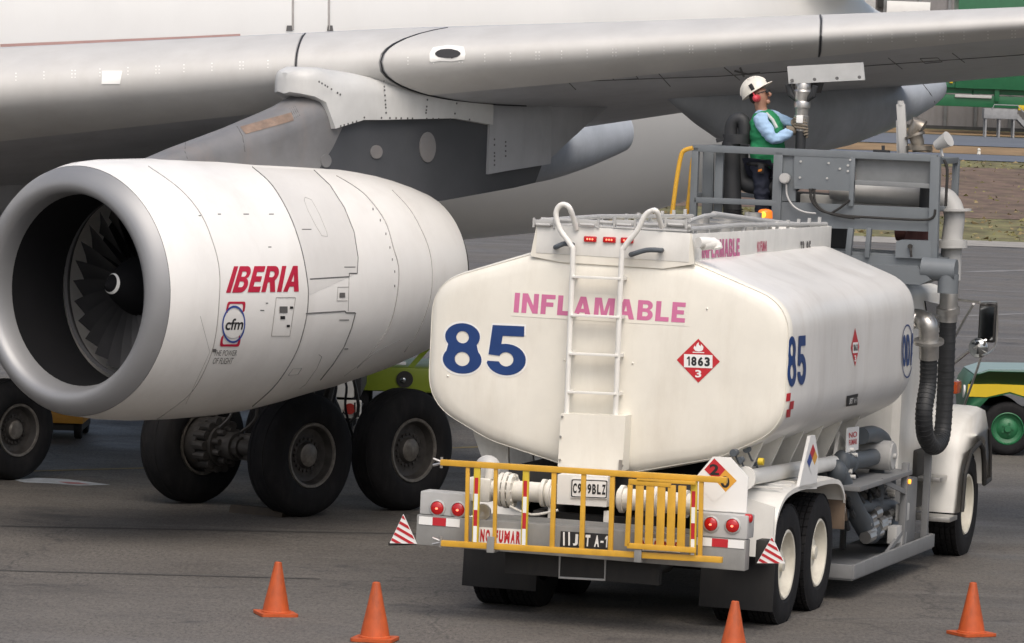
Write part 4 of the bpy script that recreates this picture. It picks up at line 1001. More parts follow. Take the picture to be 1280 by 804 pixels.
sg1, b1 = plate('sign', [(599, 659), (653, 662), (652, 682), (598, 679)], BY - .01, M['signwhite'], .008)
decal('sign_lettering', cells('NO FUMAR', .06), [(601, 661.5), (651, 664.5), (650, 680), (600, 677)], b1, M['red'], sg1, TI, .003)
sg2, b2 = plate('sign', [(701, 664), (763, 668), (762, 687), (700, 683)], BY - .01, M['black'], .008)
decal('sign_lettering', cells('JET A-1', .05), [(717, 667.5), (760, 670), (759, 684.5), (716, 682)], b2, M['signwhite'], sg2, TI, .003)
for x in (704, 710.5): decal('sign_bar', shape_polys(sq, 1), [(x, 665), (x + 2, 665), (x + 2, 682), (x, 682)], b2, M['signwhite'], sg2, TI, .003)
sg3, b3 = plate('sign', [(801, 672), (851, 675), (850, 691), (800, 688)], BY - .01, M['signwhite'], .008)
decal('sign_lettering', cells('NO FUMAR', .06), [(803, 675), (849, 678), (848, 688), (802, 685)], b3, M['red'], sg3, TI, .003)
lp, bl = plate('licence_panel', [(697, 593), (760, 596), (758, 634), (696, 630)], -1.5, M['white'], .25)
for x, y in [(706, 450), (791, 454), (560, 470), (884, 386)]:
    mb = MB(); h_ = hit(bt, x, y, 0); 
    if h_: mb.sphere(TI @ h_, .012, 10, 6); mb.build('tank_stud', M['cream'], tank)
lq, bq = plate('licence_plate', [(714, 598), (760, 600), (759, 624), (713, 622)], -1.515, M['signwhite'], .01)
decal('plate_border', shape_polys([rr(0, 0, 1, 1, .08), rr(.03, .05, .97, .95, .07)], 2), [(714.5, 599), (759.5, 600.8), (758.7, 623.3), (713.7, 621.3)], bq, M['black'], lq, TI, .002)
decal('plate_lettering', cells('C909BLZ', .04), [(716.5, 604), (757.5, 606), (757, 618.5), (716, 616.5)], bq, M['black'], lq, TI, .003)
# pipes across the rear
pm_ = MB(); zc = 1.22; PY = -1.42
pm_.cyl((-1.05, PY, zc), (-.30, PY, zc), .095, N=24); pm_.cyl((.30, PY, zc), (1.02, PY, zc), .10, N=24)
for x, r in [(-.83, .16), (-.78, .17), (-.73, .16), (-.42, .13), (-.36, .13), (.34, .13), (.62, .14), (.67, .14), (.95, .13)]: pm_.cyl((x - .018, PY, zc), (x + .018, PY, zc), r, N=28)
for x in (-.81, -.75): 
    for i in range(10):
        t = 6.2832 * i / 10; pm_.cyl((x - .05, PY + .14 * math.cos(t), zc + .14 * math.sin(t)), (x + .05, PY + .14 * math.cos(t), zc + .14 * math.sin(t)), .014, N=6)
pm_.box(-1.16, -.92, PY - .11, PY + .1, zc - .12, zc + .10, .02); pm_.cyl((-.95, PY - .05, zc + .1), (-.95, PY - .05, zc + .2), .04)
pm_.tube([(-.72, PY - .1, zc - .14), (-.5, PY - .12, zc - .2), (-.25, PY - .1, zc - .14)], .012, 8, smooth=4)
pm_.build('rear_pipe', M['dirtywhite'], truck)
mb = MB(); mb.sphere((-1.0, PY + .05, zc + .18), (.13, .1, .13), 20, 14); mb.build('sight_dome', M['lightgrey'], truck)
mb = MB()
for x, z0, z1 in [(-.34, .72, 1.1), (.2, .72, 1.1)]: mb.cut().box(x - .03, x + .03, -1.45, -1.4, z0, z1, .006)
mb.build_each('panel_bracket', M['white'], truck)
# mudflaps
for (x0, x1, z0, z1) in ((-1.40, -.66, .21, .70), (.94, 1.655, .20, .72)):
    mb = MB(); n = 6; P_ = []
    mb.obox(((x0 + x1) / 2, -.72, (z0 + z1) / 2), ((x1 - x0) / 2, 0, 0), (0, .008, 0), (0, .012, (z1 - z0) / 2), .006); mb.build('mudflap', M['flap'], truck)
# striped end triangles
def tri_marker(p3, lon):
    mb = MB(); P_ = [q(x, y, lon) for x, y in p3]; mb.prism(P_, (0, .012, 0)); o = mb.build('striped_marker', M['signwhite'], truck); b_ = bvh_of(o, TM)
    A_, B_, C_ = [Vector(p) for p in p3]; mbs = MB()
    for k in range(5):                               # slanted red bars clipped to the triangle
        t0, t1 = k / 5 + .02, k / 5 + .11
        poly = clip_tri(p3, t0 * 1.0, t1 * 1.0)
        if len(poly) >= 3:
            H = [hit(b_, x, y, .003) for x, y in poly]
            if all(H): mbs.add([TI @ h for h in H], [tuple(range(len(H)))])
    mbs.build('red_stripes', M['red'], o, weld=False); return o
def clip_tri(p3, f0, f1):
    c = [Vector(p) for p in p3]; cen = (c[0] + c[1] + c[2]) / 3; c = [p + (cen - p) * .03 for p in c]
    n = Vector((-.5, .87)); ds_ = [p.dot(n) for p in c]; lo, hi = min(ds_), max(ds_); a, b = lo + (hi - lo) * f0, lo + (hi - lo) * f1
    def cl_(poly, lim, keep_above):
        out = []
        for i in range(len(poly)):
            p, r_ = poly[i - 1], poly[i]; dp, dr = p.dot(n) - lim, r_.dot(n) - lim
            if not keep_above: dp, dr = -dp, -dr
            if (dp >= 0) != (dr >= 0): out.append(p + (r_ - p) * (dp / (dp - dr)))
            if dr >= 0: out.append(r_)
        return out
    c = cl_(c, a, True); c = cl_(c, b, False) if c else c
    return [(p.x, p.y) for p in c]
tri_marker([(487, 679), (504, 643), (521, 680)], BY - .02)
tri_marker([(946, 704), (965, 671), (981, 704.5)], -1.45)
mb = MB(); mb.beam(q(521, 679, BY + .1), q(486, 680, BY + .1), .03, .03); mb.cut().box(1.615, 1.72, -1.35, -1.15, .70, .93, .01); mb.build_each('marker_bracket', M['chassis'], truck)
mb = MB(); mb.tube([q(700, 690, -1.5), q(699, 722, -1.5), q(756, 725, -1.5), q(757, 692, -1.5)], .012, 8); mb.build('rear_step', M['lightgrey'], truck)
# ---- hazard diamonds on white boards
board, bb = plate('hazard_board', [(868, 637), (870, 596), (891, 571), (913, 572), (935, 597), (933, 641)], -1.52, M['signwhite'], .02)
def nfpa(bv, par, top, rgt_, bot, lft):
    cen = ((lft[0] + rgt_[0]) / 2, (lft[1] + rgt_[1]) / 2 )
    mid = lambda a, b: ((a[0] + b[0]) / 2, (a[1] + b[1]) / 2)
    for nm, mt, Q4 in (('red_square', 'diared', [top, mid(top, rgt_), cen, mid(top, lft)]), ('yellow_square', 'dialyellow', [rgt_, mid(rgt_, bot), cen, mid(rgt_, top)]), ('blue_square', 'blue', [lft, mid(lft, top), cen, mid(lft, bot)]), ('white_square', 'signwhite', [bot, mid(bot, lft), cen, mid(bot, rgt_)])):
        H = [hit(bv, x, y, .003) for x, y in Q4]
        if all(H): mb = MB(); mb.add([TI @ h for h in H], [(0, 1, 2, 3)]); mb.build(nm, M[mt], par)
nfpa(bb, board, (893, 573), (921, 601), (893, 629), (868, 601))
decal('hazard_digit', text_polys('2', .03, 0, 2), [(887, 580), (899, 580.5), (899, 594), (887, 593.5)], bb, M['black'], board, TI, .006)
decal('hazard_digit', text_polys('0', .03, 0, 2), [(901, 595), (912, 595.5), (912, 610), (901, 609.5)], bb, M['black'], board, TI, .006)
mb = MB(); mb.prism([s_(998, 612, 1.66), s_(1000, 604, 1.66), s_(1013, 545, 1.66), s_(1019, 544, 1.66), s_(1023, 570, 1.66), s_(1021, 611, 1.66)], (-.03, 0, 0)); bd2 = mb.build('hazard_board', M['signwhite'], truck); bb2 = bvh_of(bd2, TM)
nfpa(bb2, bd2, (1016, 555), (1021.5, 571), (1014, 592), (1008.5, 577))
# ---- chassis
ch = MB()
for sg in (-1, 1): ch.box(sg * .45 - .05, sg * .45 + .05, -1.5, 9.0, .80, 1.06, .01)
for y in (0, 1.3, 7.6): ch.cyl((-1.1, y, .56), (1.2, y, .56), .10, N=14); ch.sphere((0, y, .56), (.26, .24, .24), 16, 10)
for y in (-1.3, -.4, .65, 1.9, 3.0, 4.2, 5.4): ch.box(-.5, .5, y - .05, y + .05, .82, 1.04)
ch.box(-.95, .95, -.9, 4.6, 1.10, 1.40, .04); ch.box(-.8, .6, 1.95, 5.0, .5, 1.08, .05); ch.box(-1.5, -.8, 2.4, 4.8, .45, 1.2, .05)
ch.cyl((-.4, -.9, .62), (-.4, -.2, .62), .16, N=18); ch.cyl((.5, -1.0, .55), (.5, -.4, .55), .10, N=14)
ch.cyl((-1.0, -1.1, .75), (1.0, -1.1, .75), .06, N=10); ch.box(-.75, .75, -1.5, -1.4, .45, .66, .01)
ch.build('chassis', M['chassis'], truck)
su = MB()
for y in (-.6, .2, 1.0, 1.8, 2.6, 3.4):
    su.cut().prism([(1.02, y, 1.18), (1.25, y, 1.3), (1.45, y, 1.78), (1.05, y, 1.6)], (0, .05, 0)); su.cut().prism([(-1.02, y, 1.18), (-1.25, y, 1.3), (-1.45, y, 1.78), (-1.05, y, 1.6)], (0, .05, 0))
su.build_each('tank_cradle', M['dirtywhite'], truck)
vb = MB()
for (x, y, r) in [(918, 566, .035), (926, 575, .03), (934, 562, .03), (945, 580, .02)]: p = s_(x, y, 1.35); vb.cut().cyl(p - V(0, .05, 0), p + V(0, .05, 0), r, N=10); vb.tube([p, p + V(.02, .1, -.1), p + V(0, .25, -.12)], .01, 6, smooth=3)
vb.build_each('valve', M['pipe'], truck)
mb = MB(); p = s_(948, 577, 1.5); mb.cyl(p, p + V(.05, 0, 0), .035, N=12); mb.build('valve_knob', M['yellowpale'], truck)
# ---- wheels
def tk_wheel(c, r, w, rim=True, sg=1, tread=True):
    c = Vector(c); ax = Vector((sg, 0, 0)); hw = w / 2; ri = r * .56
    prof_ = [(-hw * .8, ri), (-hw, ri * 1.12), (-hw * 1.04, r * .78), (-hw * .98, r * .93), (-hw * .84, r * .99)]
    for g in (-.55, -.18, .18, .55): prof_ += [((g - .05) * hw, r), ((g - .035) * hw, r * .972), ((g + .035) * hw, r * .972), ((g + .05) * hw, r)]
    prof_ += [(hw * .84, r * .99), (hw * .98, r * .93), (hw * 1.04, r * .78), (hw, ri * 1.12), (hw * .8, ri)]
    mb = MB(); mb.lathe(prof_, c, ax, 72)
    n = 42
    for i in range(n):
        t = 6.2832 * (i + .5 * 0) / n; er = Vector((0, math.cos(t), math.sin(t))); et = Vector((0, -math.sin(t), math.cos(t)))
        for g in (-.74, -.36, 0, .36, .74):
            cc = c + ax * (g * hw) + er * (r * 1.0) ; sk_ = .35 if g in (-.36, .36) else -.3
            mb.obox(cc, ax * hw * .145 + et * .012 * sk_, et * (6.2832 * r / n * .40), er * .006)
    o = mb.build('wheel', M['tyre'], truck, ang=30)
    if rim:
        rm = MB()
        rm.lathe([(hw * .86, ri * 1.05), (hw * .96, ri * 1.0), (hw * .92, ri * .95), (hw * .55, ri * .90), (hw * .15, ri * .80), (-hw * .05, ri * .62), (hw * .0, ri * .5), (hw * .5, ri * .42), (hw * .55, ri * .22), (hw * .75, ri * .20), (hw * .78, .001)], c, ax, 48)
        for i in range(10):
            t = 6.2832 * i / 10; d = Vector((0, math.cos(t), math.sin(t))); rm.cyl(c + ax * (hw * .0) + d * ri * .56, c + ax * (hw * .25) + d * ri * .56, .022, N=8)
        for i in range(5):
            t = 6.2832 * (i + .5) / 5; d = Vector((0, math.cos(t), math.sin(t))); rm.cyl(c + ax * (hw * .02) + d * ri * .72, c + ax * (hw * .11) + d * ri * .735, .045, N=12, mi=1)
        rm.build('rim', [M['rimwhite'], M['dark']], o, ang=30)
    return o
TRAD = .575
for y in (0, 1.3):
    tk_wheel((1.455, y, TRAD), TRAD, .29); tk_wheel((1.12, y, TRAD), TRAD, .29, rim=False)
    tk_wheel((-1.25, y, TRAD - .015), TRAD, .29, sg=-1); tk_wheel((-.92, y, TRAD - .015), TRAD, .29, rim=False, sg=-1)
tk_wheel((1.60, 7.55, TRAD), TRAD, .33); tk_wheel((-1.60, 7.55, TRAD - .02), TRAD, .33, sg=-1)
# ---- rear fenders
def fender(x0, x1, pr, name='fender'):
    mb = MB(); n = len(pr); V1 = []; 
    for y, z in pr: V1 += [(x0, y, z), ((x0 * .85 + x1 * .15), y, z + .02), ((x0 * .15 + x1 * .85), y, z + .02), (x1, y, z), (x1, y, z - .045), (x1 - .02 * (1 if x1 > x0 else -1), y, z - .045), (x1 - .02 * (1 if x1 > x0 else -1), y, z - .02), (x0, y, z - .02)]
    fs = [(i * 8 + j, i * 8 + (j + 1) % 8, i * 8 + 8 + (j + 1) % 8, i * 8 + 8 + j) for i in range(n - 1) for j in range(8)] + [tuple(range(8)), tuple(range((n - 1) * 8, n * 8))[::-1]]
    mb.add(V1, fs); return mb.build(name, M['white'], truck, ang=50)
fpr = [(p.x, p.y) for p in spline([(-.80, .92, 0), (-.76, 1.08, 0), (-.60, 1.22, 0), (-.35, 1.30, 0), (.1, 1.325, 0), (.7, 1.31, 0), (1.3, 1.30, 0), (1.75, 1.255, 0), (1.98, 1.12, 0), (2.06, .95, 0)], 5)]
fender(.95, 1.66, fpr); fender(-.8, -1.42, [(y, z - .17) for y, z in fpr])
mb = MB(); mb.prism([(1.25, -.86, 1.30), (1.655, -.86, 1.20), (1.655, -.86, .72), (1.25, -.86, .72)], (0, .02, 0)); mb.build('fender_panel', M['white'], truck)
ri_ = MB()
for y in (-.45, -.1, .25): ri_.cut().tube([(.98, y, 1.335), (1.62, y, 1.34)], .012, 6)
ri_.build_each('fender_rib', M['white'], truck)
# ---- side pipework and pump frame
wp = MB(); a, b = s_(930, 598, 1.38), s_(1052, 577, 1.38)
wp.cyl(a, b, .075, N=20); wp.cyl(b - V(0, .16, 0), b - V(0, .08, 0), .14, N=24); wp.cyl(b - V(0, .03, 0), b + V(0, .05, 0), .14, N=24); wp.cyl(a, a + V(0, .06, 0), .11, N=20)
wp.obox(b + V(0, -.1, 0), (.02, 0, 0), (0, .22, -.1), (0, .1, .22), .01)
for i in range(4):
    t = 6.2832 * i / 4 + .5; wp.cyl(b + V(.14 * math.cos(t) * .2, -.1 + .12 * math.cos(t), .16 * math.sin(t)), b + V(.16, -.1 + .12 * math.cos(t), .16 * math.sin(t)), .02, N=8)
wp.build('discharge_pipe', M['white'], truck)
SL = 1.45
pp = MB()
def sp_(pts, r, sm=5, lat=SL): pp.tube([s_(x, y, l) for x, y, l in [(p + (lat,))[:3] for p in pts]], r, 16, smooth=sm)
sp_([(1052, 578), (1085, 573), (1100, 566), (1104, 552), (1092, 543), (1076, 545)], .088); sp_([(1046, 588), (1056, 612), (1070, 640), (1086, 668)], .105)
sp_([(1066, 634), (1095, 632), (1117, 634), (1122, 650), (1114, 664)], .07); sp_([(1096, 583), (1096, 606), (1095, 630)], .08); sp_([(1112, 582), (1113, 605)], .06)
sp_([(1086, 668), (1100, 662), (1116, 660)], .095)
for x, y in [(1052, 578), (1062, 577), (1046, 590), (1080, 655), (1090, 665), (1104, 661)]:
    c = s_(x, y, SL); pp.sphere(c, (.10, .09, .125), 14, 10)
pp.build('pump_pipe', M['pipe'], truck)
hp_ = MB(); rv3 = random.Random(21)
for i in range(11):                                  # small lines and hoses round the pump
    x0, y0 = rv3.uniform(1052, 1120), rv3.uniform(588, 625); x1, y1 = x0 + rv3.uniform(-22, 26), y0 + rv3.uniform(18, 55)
    a_, b_, c_ = s_(x0, y0, 1.35), s_((x0 + x1) / 2 + rv3.uniform(-8, 8), (y0 + y1) / 2 + 6, 1.5), s_(min(x1, 1125), min(y1, 676), 1.4)
    hp_.cut().tube([a_, b_, c_], rv3.uniform(.018, .036), 8, smooth=6)
hp_.build_each('pump_line', M['hose'], truck)
vp = MB(); rv2 = random.Random(11)
for i in range(16):
    x, y = rv2.uniform(1082, 1118), rv2.uniform(640, 672); c = s_(x, y, 1.5); r = rv2.uniform(.03, .07); vp.cyl(c - V(0, r, 0), c + V(.03, r, .02), r, N=10)
for i in range(12):
    c = s_(rv2.uniform(1080, 1125), rv2.uniform(612, 630), 1.4); vp.obox(c, (.05, 0, 0), (0, rv2.uniform(.05, .16), 0), (0, 0, rv2.uniform(.02, .05)), .008)
vp.build('pump_valve', M['steel'], truck)
rl = MB(); c = s_(1115, 570, 1.62); rl.cyl(c - V(.35, 0, 0), c, .155, N=32); rl.cyl(c, c + V(.02, 0, 0), .135, N=32); rl.cyl(c, c + V(.05, 0, 0), .03, N=12); rl.build('hose_reel', M['lightgrey'], truck)
pf = MB(); PL = 1.72
z0 = .27
pf.box(.95, PL, 2.25, 6.0, .22, .27, .006); pf.box(PL - .02, PL + .02, 2.25, 6.0, .24, .38, .006); pf.box(.95, PL, 2.23, 2.27, .24, .38, .006); pf.box(.95, PL, 5.98, 6.02, .24, .38, .006)
for y, z1 in ((4.75, 1.22), (5.85, 1.35)): pf.box(PL - .1, PL - .03, y - .035, y + .035, .27, z1, .006)
for y in (2.4, 4.75): pf.box(1.0, 1.06, y - .03, y + .03, .27, 1.2, .006)
pf.box(1.0, PL - .02, 2.5, 4.9, 1.09, 1.14, .006); pf.beam((PL - .06, 3.9, .3), (PL - .06, 4.7, .5), .03, .05); pf.box(1.1, PL - .14, 5.25, 5.75, .3, 1.0, .03)
pf.beam((PL - .05, 3.6, 1.12), (PL - .05, 4.72, .92), .02, .05)
pf.build('pump_frame', M['grey'], truck)
mb = MB()
for i, (x, y) in enumerate([(1118, 668), (1124, 676), (1128, 640)]): c = s_(x, y, PL - .1); mb.cut().obox(c, (.05, 0, 0), (0, .12, 0), (0, 0, .09), .01)
mb.build_each('control_box', M['lightgrey'], truck)
mb = MB(); c = s_(1136, 602, PL - .02); mb.cyl(c, c + V(.02, 0, 0), .025, N=10); mb.build('side_marker', M['amberglow'], truck)
mb = MB(); mb.prism([s_(1059, 535, 1.5), s_(1074, 533, 1.5), s_(1073, 562, 1.5), s_(1058, 566, 1.5)], (-.01, 0, 0)); ns = mb.build('notice_board', M['signwhite'], truck); bns = bvh_of(ns, TM)
decal('notice_lettering', text_polys('NO', .02, 0, 1), [(1061, 541), (1071, 539), (1071, 546), (1061, 548)], bns, M['diared'], ns, TI, .003)
decal('notice_lettering', text_polys('FUMAR', .02, 0, 1), [(1061, 550), (1071, 548), (1071, 555), (1061, 557)], bns, M['diared'], ns, TI, .003)
mb = MB(); mb.tube([s_(1046, 634, 1.5), s_(1056, 636, 1.5), s_(1057, 650, 1.5)], .02, 8); mb.box(1.2, 1.66, 2.02, 2.06, .75, 1.1, .004); mb.build('splash_guard', mat('rusty_flap', (.14, .10, .07), .8, var=.4), truck)
# ---- cab
cbm = MB()
def csec(y, hw, z0, z1, r=.16): return [Vector((p.x, y, p.y)) for p in roundpoly([(-hw, z0), (hw, z0), (hw, z1), (-hw, z1)], [.05, .05, r, r], 5)]
cbm.loft([csec(5.30, 1.36, 1.05, 2.92), csec(5.35, 1.44, 1.0, 3.0), csec(6.3, 1.45, 1.0, 3.02), csec(7.3, 1.42, 1.0, 2.98), csec(7.75, 1.38, 1.0, 2.05)])
cab = cbm.build('cab', M['white'], truck, ang=30)
mb = MB(); mb.prism([s_(x, y, 1.43) for x, y in [(1153, 376), (1170, 380), (1177, 408), (1157, 404)]], (.035, 0, 0)); mb.build('cab_window', M['glass'], truck)
mb = MB(); mb.prism([(-1.43, 6.35, 2.10), (-1.41, 7.55, 2.05), (-1.41, 7.20, 2.82), (-1.43, 6.35, 2.85)], (-.025, 0, 0)); mb.prism([(-1.25, 7.35, 2.90), (1.25, 7.35, 2.90), (1.28, 7.76, 2.08), (-1.28, 7.76, 2.08)], (0, .02, 0)); mb.box(-.6, .6, 5.27, 5.30, 2.2, 2.75); mb.build('cab_window', M['glass'], truck)
hd = MB(); hd.loft([[Vector((p.x, y, p.y)) for p in roundpoly([(-w, .95), (w, .95), (w * .92, z1), (-w * .92, z1)], [.03, .03, .2, .2], 5)] for y, w, z1 in [(7.9, 1.0, 2.05), (8.8, .9, 1.95), (9.4, .8, 1.8), (9.55, .7, 1.6)]])
hd.build('hood', M['white'], truck, ang=40)
for sg in (1, -1):
    fp = [(6.55, .60), (6.52, 1.25), (6.62, 1.48), (6.95, 1.62), (7.6, 1.70), (8.3, 1.66), (8.85, 1.45), (9.2, 1.15), (9.3, .85), (8.55, .82), (8.38, 1.05), (8.1, 1.22), (7.6, 1.30), (7.1, 1.22), (6.86, 1.0), (6.80, .6)]
    fp = [((7.55 + (y - 7.55) * .40) if y > 7.55 else y, z - .04) for y, z in fp]
    mb = MB(); a_, b_ = (1.15, 1.84) if sg > 0 else (-1.15, -1.84)
    S_ = []
    for f_, x in ((1, a_), (1, a_ + (b_ - a_) * .8), (.99, a_ + (b_ - a_) * .94), (.965, b_)): S_.append([Vector((x, 7.7 + (y - 7.7) * f_, .9 + (z - .9) * (f_ if z > 1.0 else 1))) for y, z in fp])
    mb.loft(S_, cap=False); mb.prism([Vector(p) for p in S_[-1]], (-.004 * sg, 0, 0)); mb.prism([Vector((a_, y, z)) for y, z in fp], (.004 * sg, 0, 0)); mb.build('front_fender', M['white'], truck, ang=50)
    mb = MB(); mb.tube([(b_ + .01 * sg, y, z) for y, z in fp[8:]], .028, 8); mb.tube([(b_ + .01 * sg, y, z) for y, z in [(8.25, .82), (8.19, 1.12), (8.05, 1.38)]], .022, 8); mb.build('fender_trim', M['chassis'], truck)
mb = MB(); mb.box(1.2, 1.74, 6.1, 6.5, .92, .97, .008); mb.box(1.2, 1.87, 6.1, 6.5, .50, .55, .008); mb.prism([(1.35, 6.15, .5), (1.35, 6.15, .95), (1.35, 6.45, .95), (1.35, 6.45, .5)], (.02, 0, 0)); mb.build('cab_step', M['steel'], truck)
mb = MB(); mb.box(.6, 1.5, 6.05, 6.5, .62, 1.25, .04); mb.build('battery_box', M['chassis'], truck)
# exhaust and flexible ducts
ex = MB(); ex.tube([s_(x, y, 1.72) for x, y in [(1161, 448), (1160, 480), (1155, 515), (1157, 545), (1167, 558), (1177, 545), (1181, 500), (1183, 450), (1185, 400)]], .09, 16, smooth=8)
ex.build('flexible_duct', M['hose'], truck)
dk = MB(); P_ = spline([s_(x, y, 1.72) for x, y in [(1161, 448), (1160, 480), (1155, 515), (1157, 545), (1167, 558), (1177, 545), (1181, 500), (1183, 450), (1185, 400)]], 12)
for i in range(1, len(P_) - 1, 2):
    n_ = (P_[i + 1] - P_[i - 1]).normalized(); dk.cyl(P_[i] - n_ * .008, P_[i] + n_ * .008, .095, N=16)
dk.build('duct_ribs', M['hose'], truck)
ex = MB(); ex.tube([s_(1138, 399, 1.5), s_(1150, 399, 1.6), s_(1159, 405, 1.7), s_(1161, 420, 1.72), s_(1161, 448, 1.72)], .105, 16, smooth=6); ex.cyl(s_(1161, 425, 1.72), s_(1161, 429, 1.72), .16, N=18)
ex.cut().tube([s_(x, y, 1.72) for x, y in [(1185, 402), (1186, 375), (1188, 345)]], .10, 16, smooth=3); ex.cyl(s_(1185, 392, 1.72), s_(1185, 384, 1.72), .125, N=18)
ex.build_each('duct_elbow', M['steel'], truck)
# mirror
mr = MB(); ML = 1.95
mr.tube([s_(1175, 371, 1.3), s_(1200, 375, 1.6), s_(1232, 379, ML)], .016, 8); mr.tube([s_(1186, 436, 1.3), s_(1205, 400, 1.6), s_(1217, 380, ML)], .014, 8); mr.tube([s_(1188, 458, 1.3), s_(1210, 440, 1.6), s_(1224, 432, ML)], .018, 8)
mr.tube([s_(1205, 508, 1.5), s_(1222, 460, 1.75), s_(1232, 425, ML)], .014, 8)
mr.tube([s_(1225, 378, ML), s_(1243, 378, ML), s_(1246, 384, ML), s_(1246, 425, ML), s_(1238, 440, ML), s_(1228, 444, ML)], .012, 8, smooth=3)
mr.build('mirror_bracket', M['steel'], truck)
mb = MB(); c0, c1 = q(1224, 379, 7.3), q(1243, 429, 7.3); mb.box(c0.x, c1.x, 7.3, 7.38, c1.z, c0.z, .03); mo = mb.build('mirror', M['chassis'], truck)
mb = MB(); mb.box(c0.x + .02, c1.x - .02, 7.29, 7.30, c1.z + .03, c0.z - .03); mb.build('mirror_glass', M['mirror'], mo)
mb = MB(); c = q(1223, 435, 7.25); mb.lathe([(0, .11), (-.02, .10), (-.045, .06), (-.055, .001)], c, (0, 1, 0), 24); mb.cyl(c, c + V(0, .05, 0), .11, .05, N=24); mb.build('mirror', M['mirror'], truck)
mb = MB(); c = s_(1194, 527, 1.5); mb.box(1.45, 1.53, c.y - .25, c.y + .1, c.z - .18, c.z + .12, .03); mb.build('fender_light', M['chassis'], truck)
mb = MB(); c = s_(1194, 484, 1.25); mb.obox(c, (.05, 0, 0), (0, .12, 0), (0, 0, .07), .02); mb.build('side_marker', mat('amber_red_lens', (.45, .08, .02), .2), truck)
# ---- raised working platform
PY_ = 5.2
pf = MB()
def pb(a, b, w=.075, d=.07, lon=PY_, mb=None): (mb or pf).beam(q(*a, lon), q(*b, lon), d, w, bev=.006)
pb((866, 185), (1172, 198), .075); pb((870, 184), (866, 282), .075)
pb((868, 250), (972, 254), .06); pb((1170, 196), (1166, 335), .10, .09); pb((886, 188), (884, 282), .12, .05, PY_ + .25); pb((900, 188), (897, 282), .09, .05, PY_ + .1)
pb((974, 190), (970, 286), .10)
pb((1064, 285), (1060, 322), .06); pb((1087, 285), (1084, 322), .05); pb((1067, 195), (1064, 258), .05)
pf.prism([q(968, 252, PY_), q(1172, 260.5, PY_), q(1170, 290, PY_), q(968, 283, PY_)], (0, .05, 0))
pf.prism([q(1036, 318, PY_), q(1176, 323, PY_), q(1175, 346, PY_), q(1160, 346, PY_), q(1036, 329, PY_)], (0, 1.0, 0))
LX0, LX1 = q(868, 250, PY_).x, q(1170, 261, PY_).x
zt = q(868, 185, PY_).z; zr = zt + .03; zf = 3.36
pf.box(LX0, LX1, PY_ + .06, 6.2, zf - .06, zf, .006)
for x in (LX0, LX1 - .02): pf.beam((x, PY_, zt), (x, 6.2, zt), .06, .06, bev=.006); pf.beam((x, PY_ + .05, zf + .5), (x, 6.2, zf + .5), .05, .05, bev=.006); pf.beam((x, 6.2, zf - .35), (x, 6.2, zt), .07, .07, bev=.006)
pf.beam((LX0, 6.2, zt), (LX1, 6.2, zt), .06, .06, bev=.006); pf.beam((LX0, 6.2, zf + .5), (LX1, 6.2, zf + .5), .05, .05, bev=.006)
pf.beam((LX0 + .1, 5.3, 2.95), (LX0 + .1, 5.3, zf), .1, .1); pf.beam((LX0 + .1, 6.1, 2.95), (LX0 + .1, 6.1, zf), .1, .1)
plat = pf.build('platform', M['platgrey'], truck)
mb = MB(); mb.prism([q(993, 191, PY_ - .03), q(1066, 195, PY_ - .03), q(1063, 239, PY_ - .03), q(992, 236, PY_ - .03)], (0, .06, 0)); pn = mb.build('platform_panel', M['platgrey'], truck)
mb = MB()
for x, y in [(1001, 202), (1036, 204), (1060, 207), (1000, 222), (1050, 211), (1034, 223), (1063, 200), (1060, 214)]: p = q(x, y, PY_ - .032); mb.cyl(p, p - V(0, .012, 0), .012, N=8)
mb.build('bolts', M['lightgrey'], pn)
mb = MB(); mb.prism([q(974, 192, PY_ + .0), q(996, 193, PY_ + .0), q(994, 252, PY_ + .0), q(972, 251, PY_ + .0)], (0, .04, 0)); mb.build('platform_panel', M['platgrey'], truck)
mb = MB(); mb.prism([q(1070, 195, PY_ + .06), q(1168, 199, PY_ + .06), q(1166, 232, PY_ + .06), q(1070, 228, PY_ + .06)], (0, .03, 0)); pb((1070, 228), (1168, 233), .05, .09, PY_ + .02, mb); pb((1072, 194), (1168, 198), .03, .08, PY_ + .02, mb); mb.build('platform_panel', mat('dull_grey_panel', (.19, .20, .205), .5, var=.15, scale=5), truck)
mb = MB(); p = q(982, 223, PY_ - .03); mb.cyl(p, p - V(0, .06, 0), .055, N=24); mb.cyl(p - V(0, .06, 0), p - V(0, .07, 0), .045, N=24); mb.build('floodlight', M['lightgrey'], truck)
mb = MB(); mb.tube([q(x, y, PY_ - .05) for x, y in [(983, 230), (984, 245), (992, 258), (1005, 265), (1020, 267)]], .010, 8, smooth=5); mb.build('cable', M['lightgrey'], truck)
mb = MB()
for pts in ([(1012, 236), (1016, 250), (1024, 262), (1040, 267), (1060, 270), (1090, 272), (1150, 275), (1166, 272), (1169, 262)], [(1018, 236), (1019, 252), (1030, 264), (1050, 270), (1075, 272)], [(1016, 236), (1013, 246), (1022, 260), (1045, 269), (1068, 273)], [(1062, 250), (1050, 260), (1040, 266)]): mb.tube([q(x, y, PY_ - .05) for x, y in pts], .013, 8, smooth=4)
mb.build('cable', M['chassis'], truck)
gp = MB(); gp.tube([q(x, y, 5.75) for x, y in [(1040, 236), (1075, 240), (1168, 246), (1186, 252), (1193, 270), (1190, 300), (1188, 350)]], .11, 18, smooth=6); gp.cyl(q(1192, 261, 5.75), q(1192, 264, 5.75), .19, N=18); gp.cyl(q(1189, 300, 5.7), q(1189, 310, 5.7), .17, N=18)
gp.box(q(1000, 250, 5.8).x, q(1165, 250, 5.8).x, 5.8, 6.0, q(1080, 262, 5.8).z, q(1080, 247, 5.8).z, .01)
gp.build('platform_pipe', M['lightgrey'], truck)
bp_ = MB()
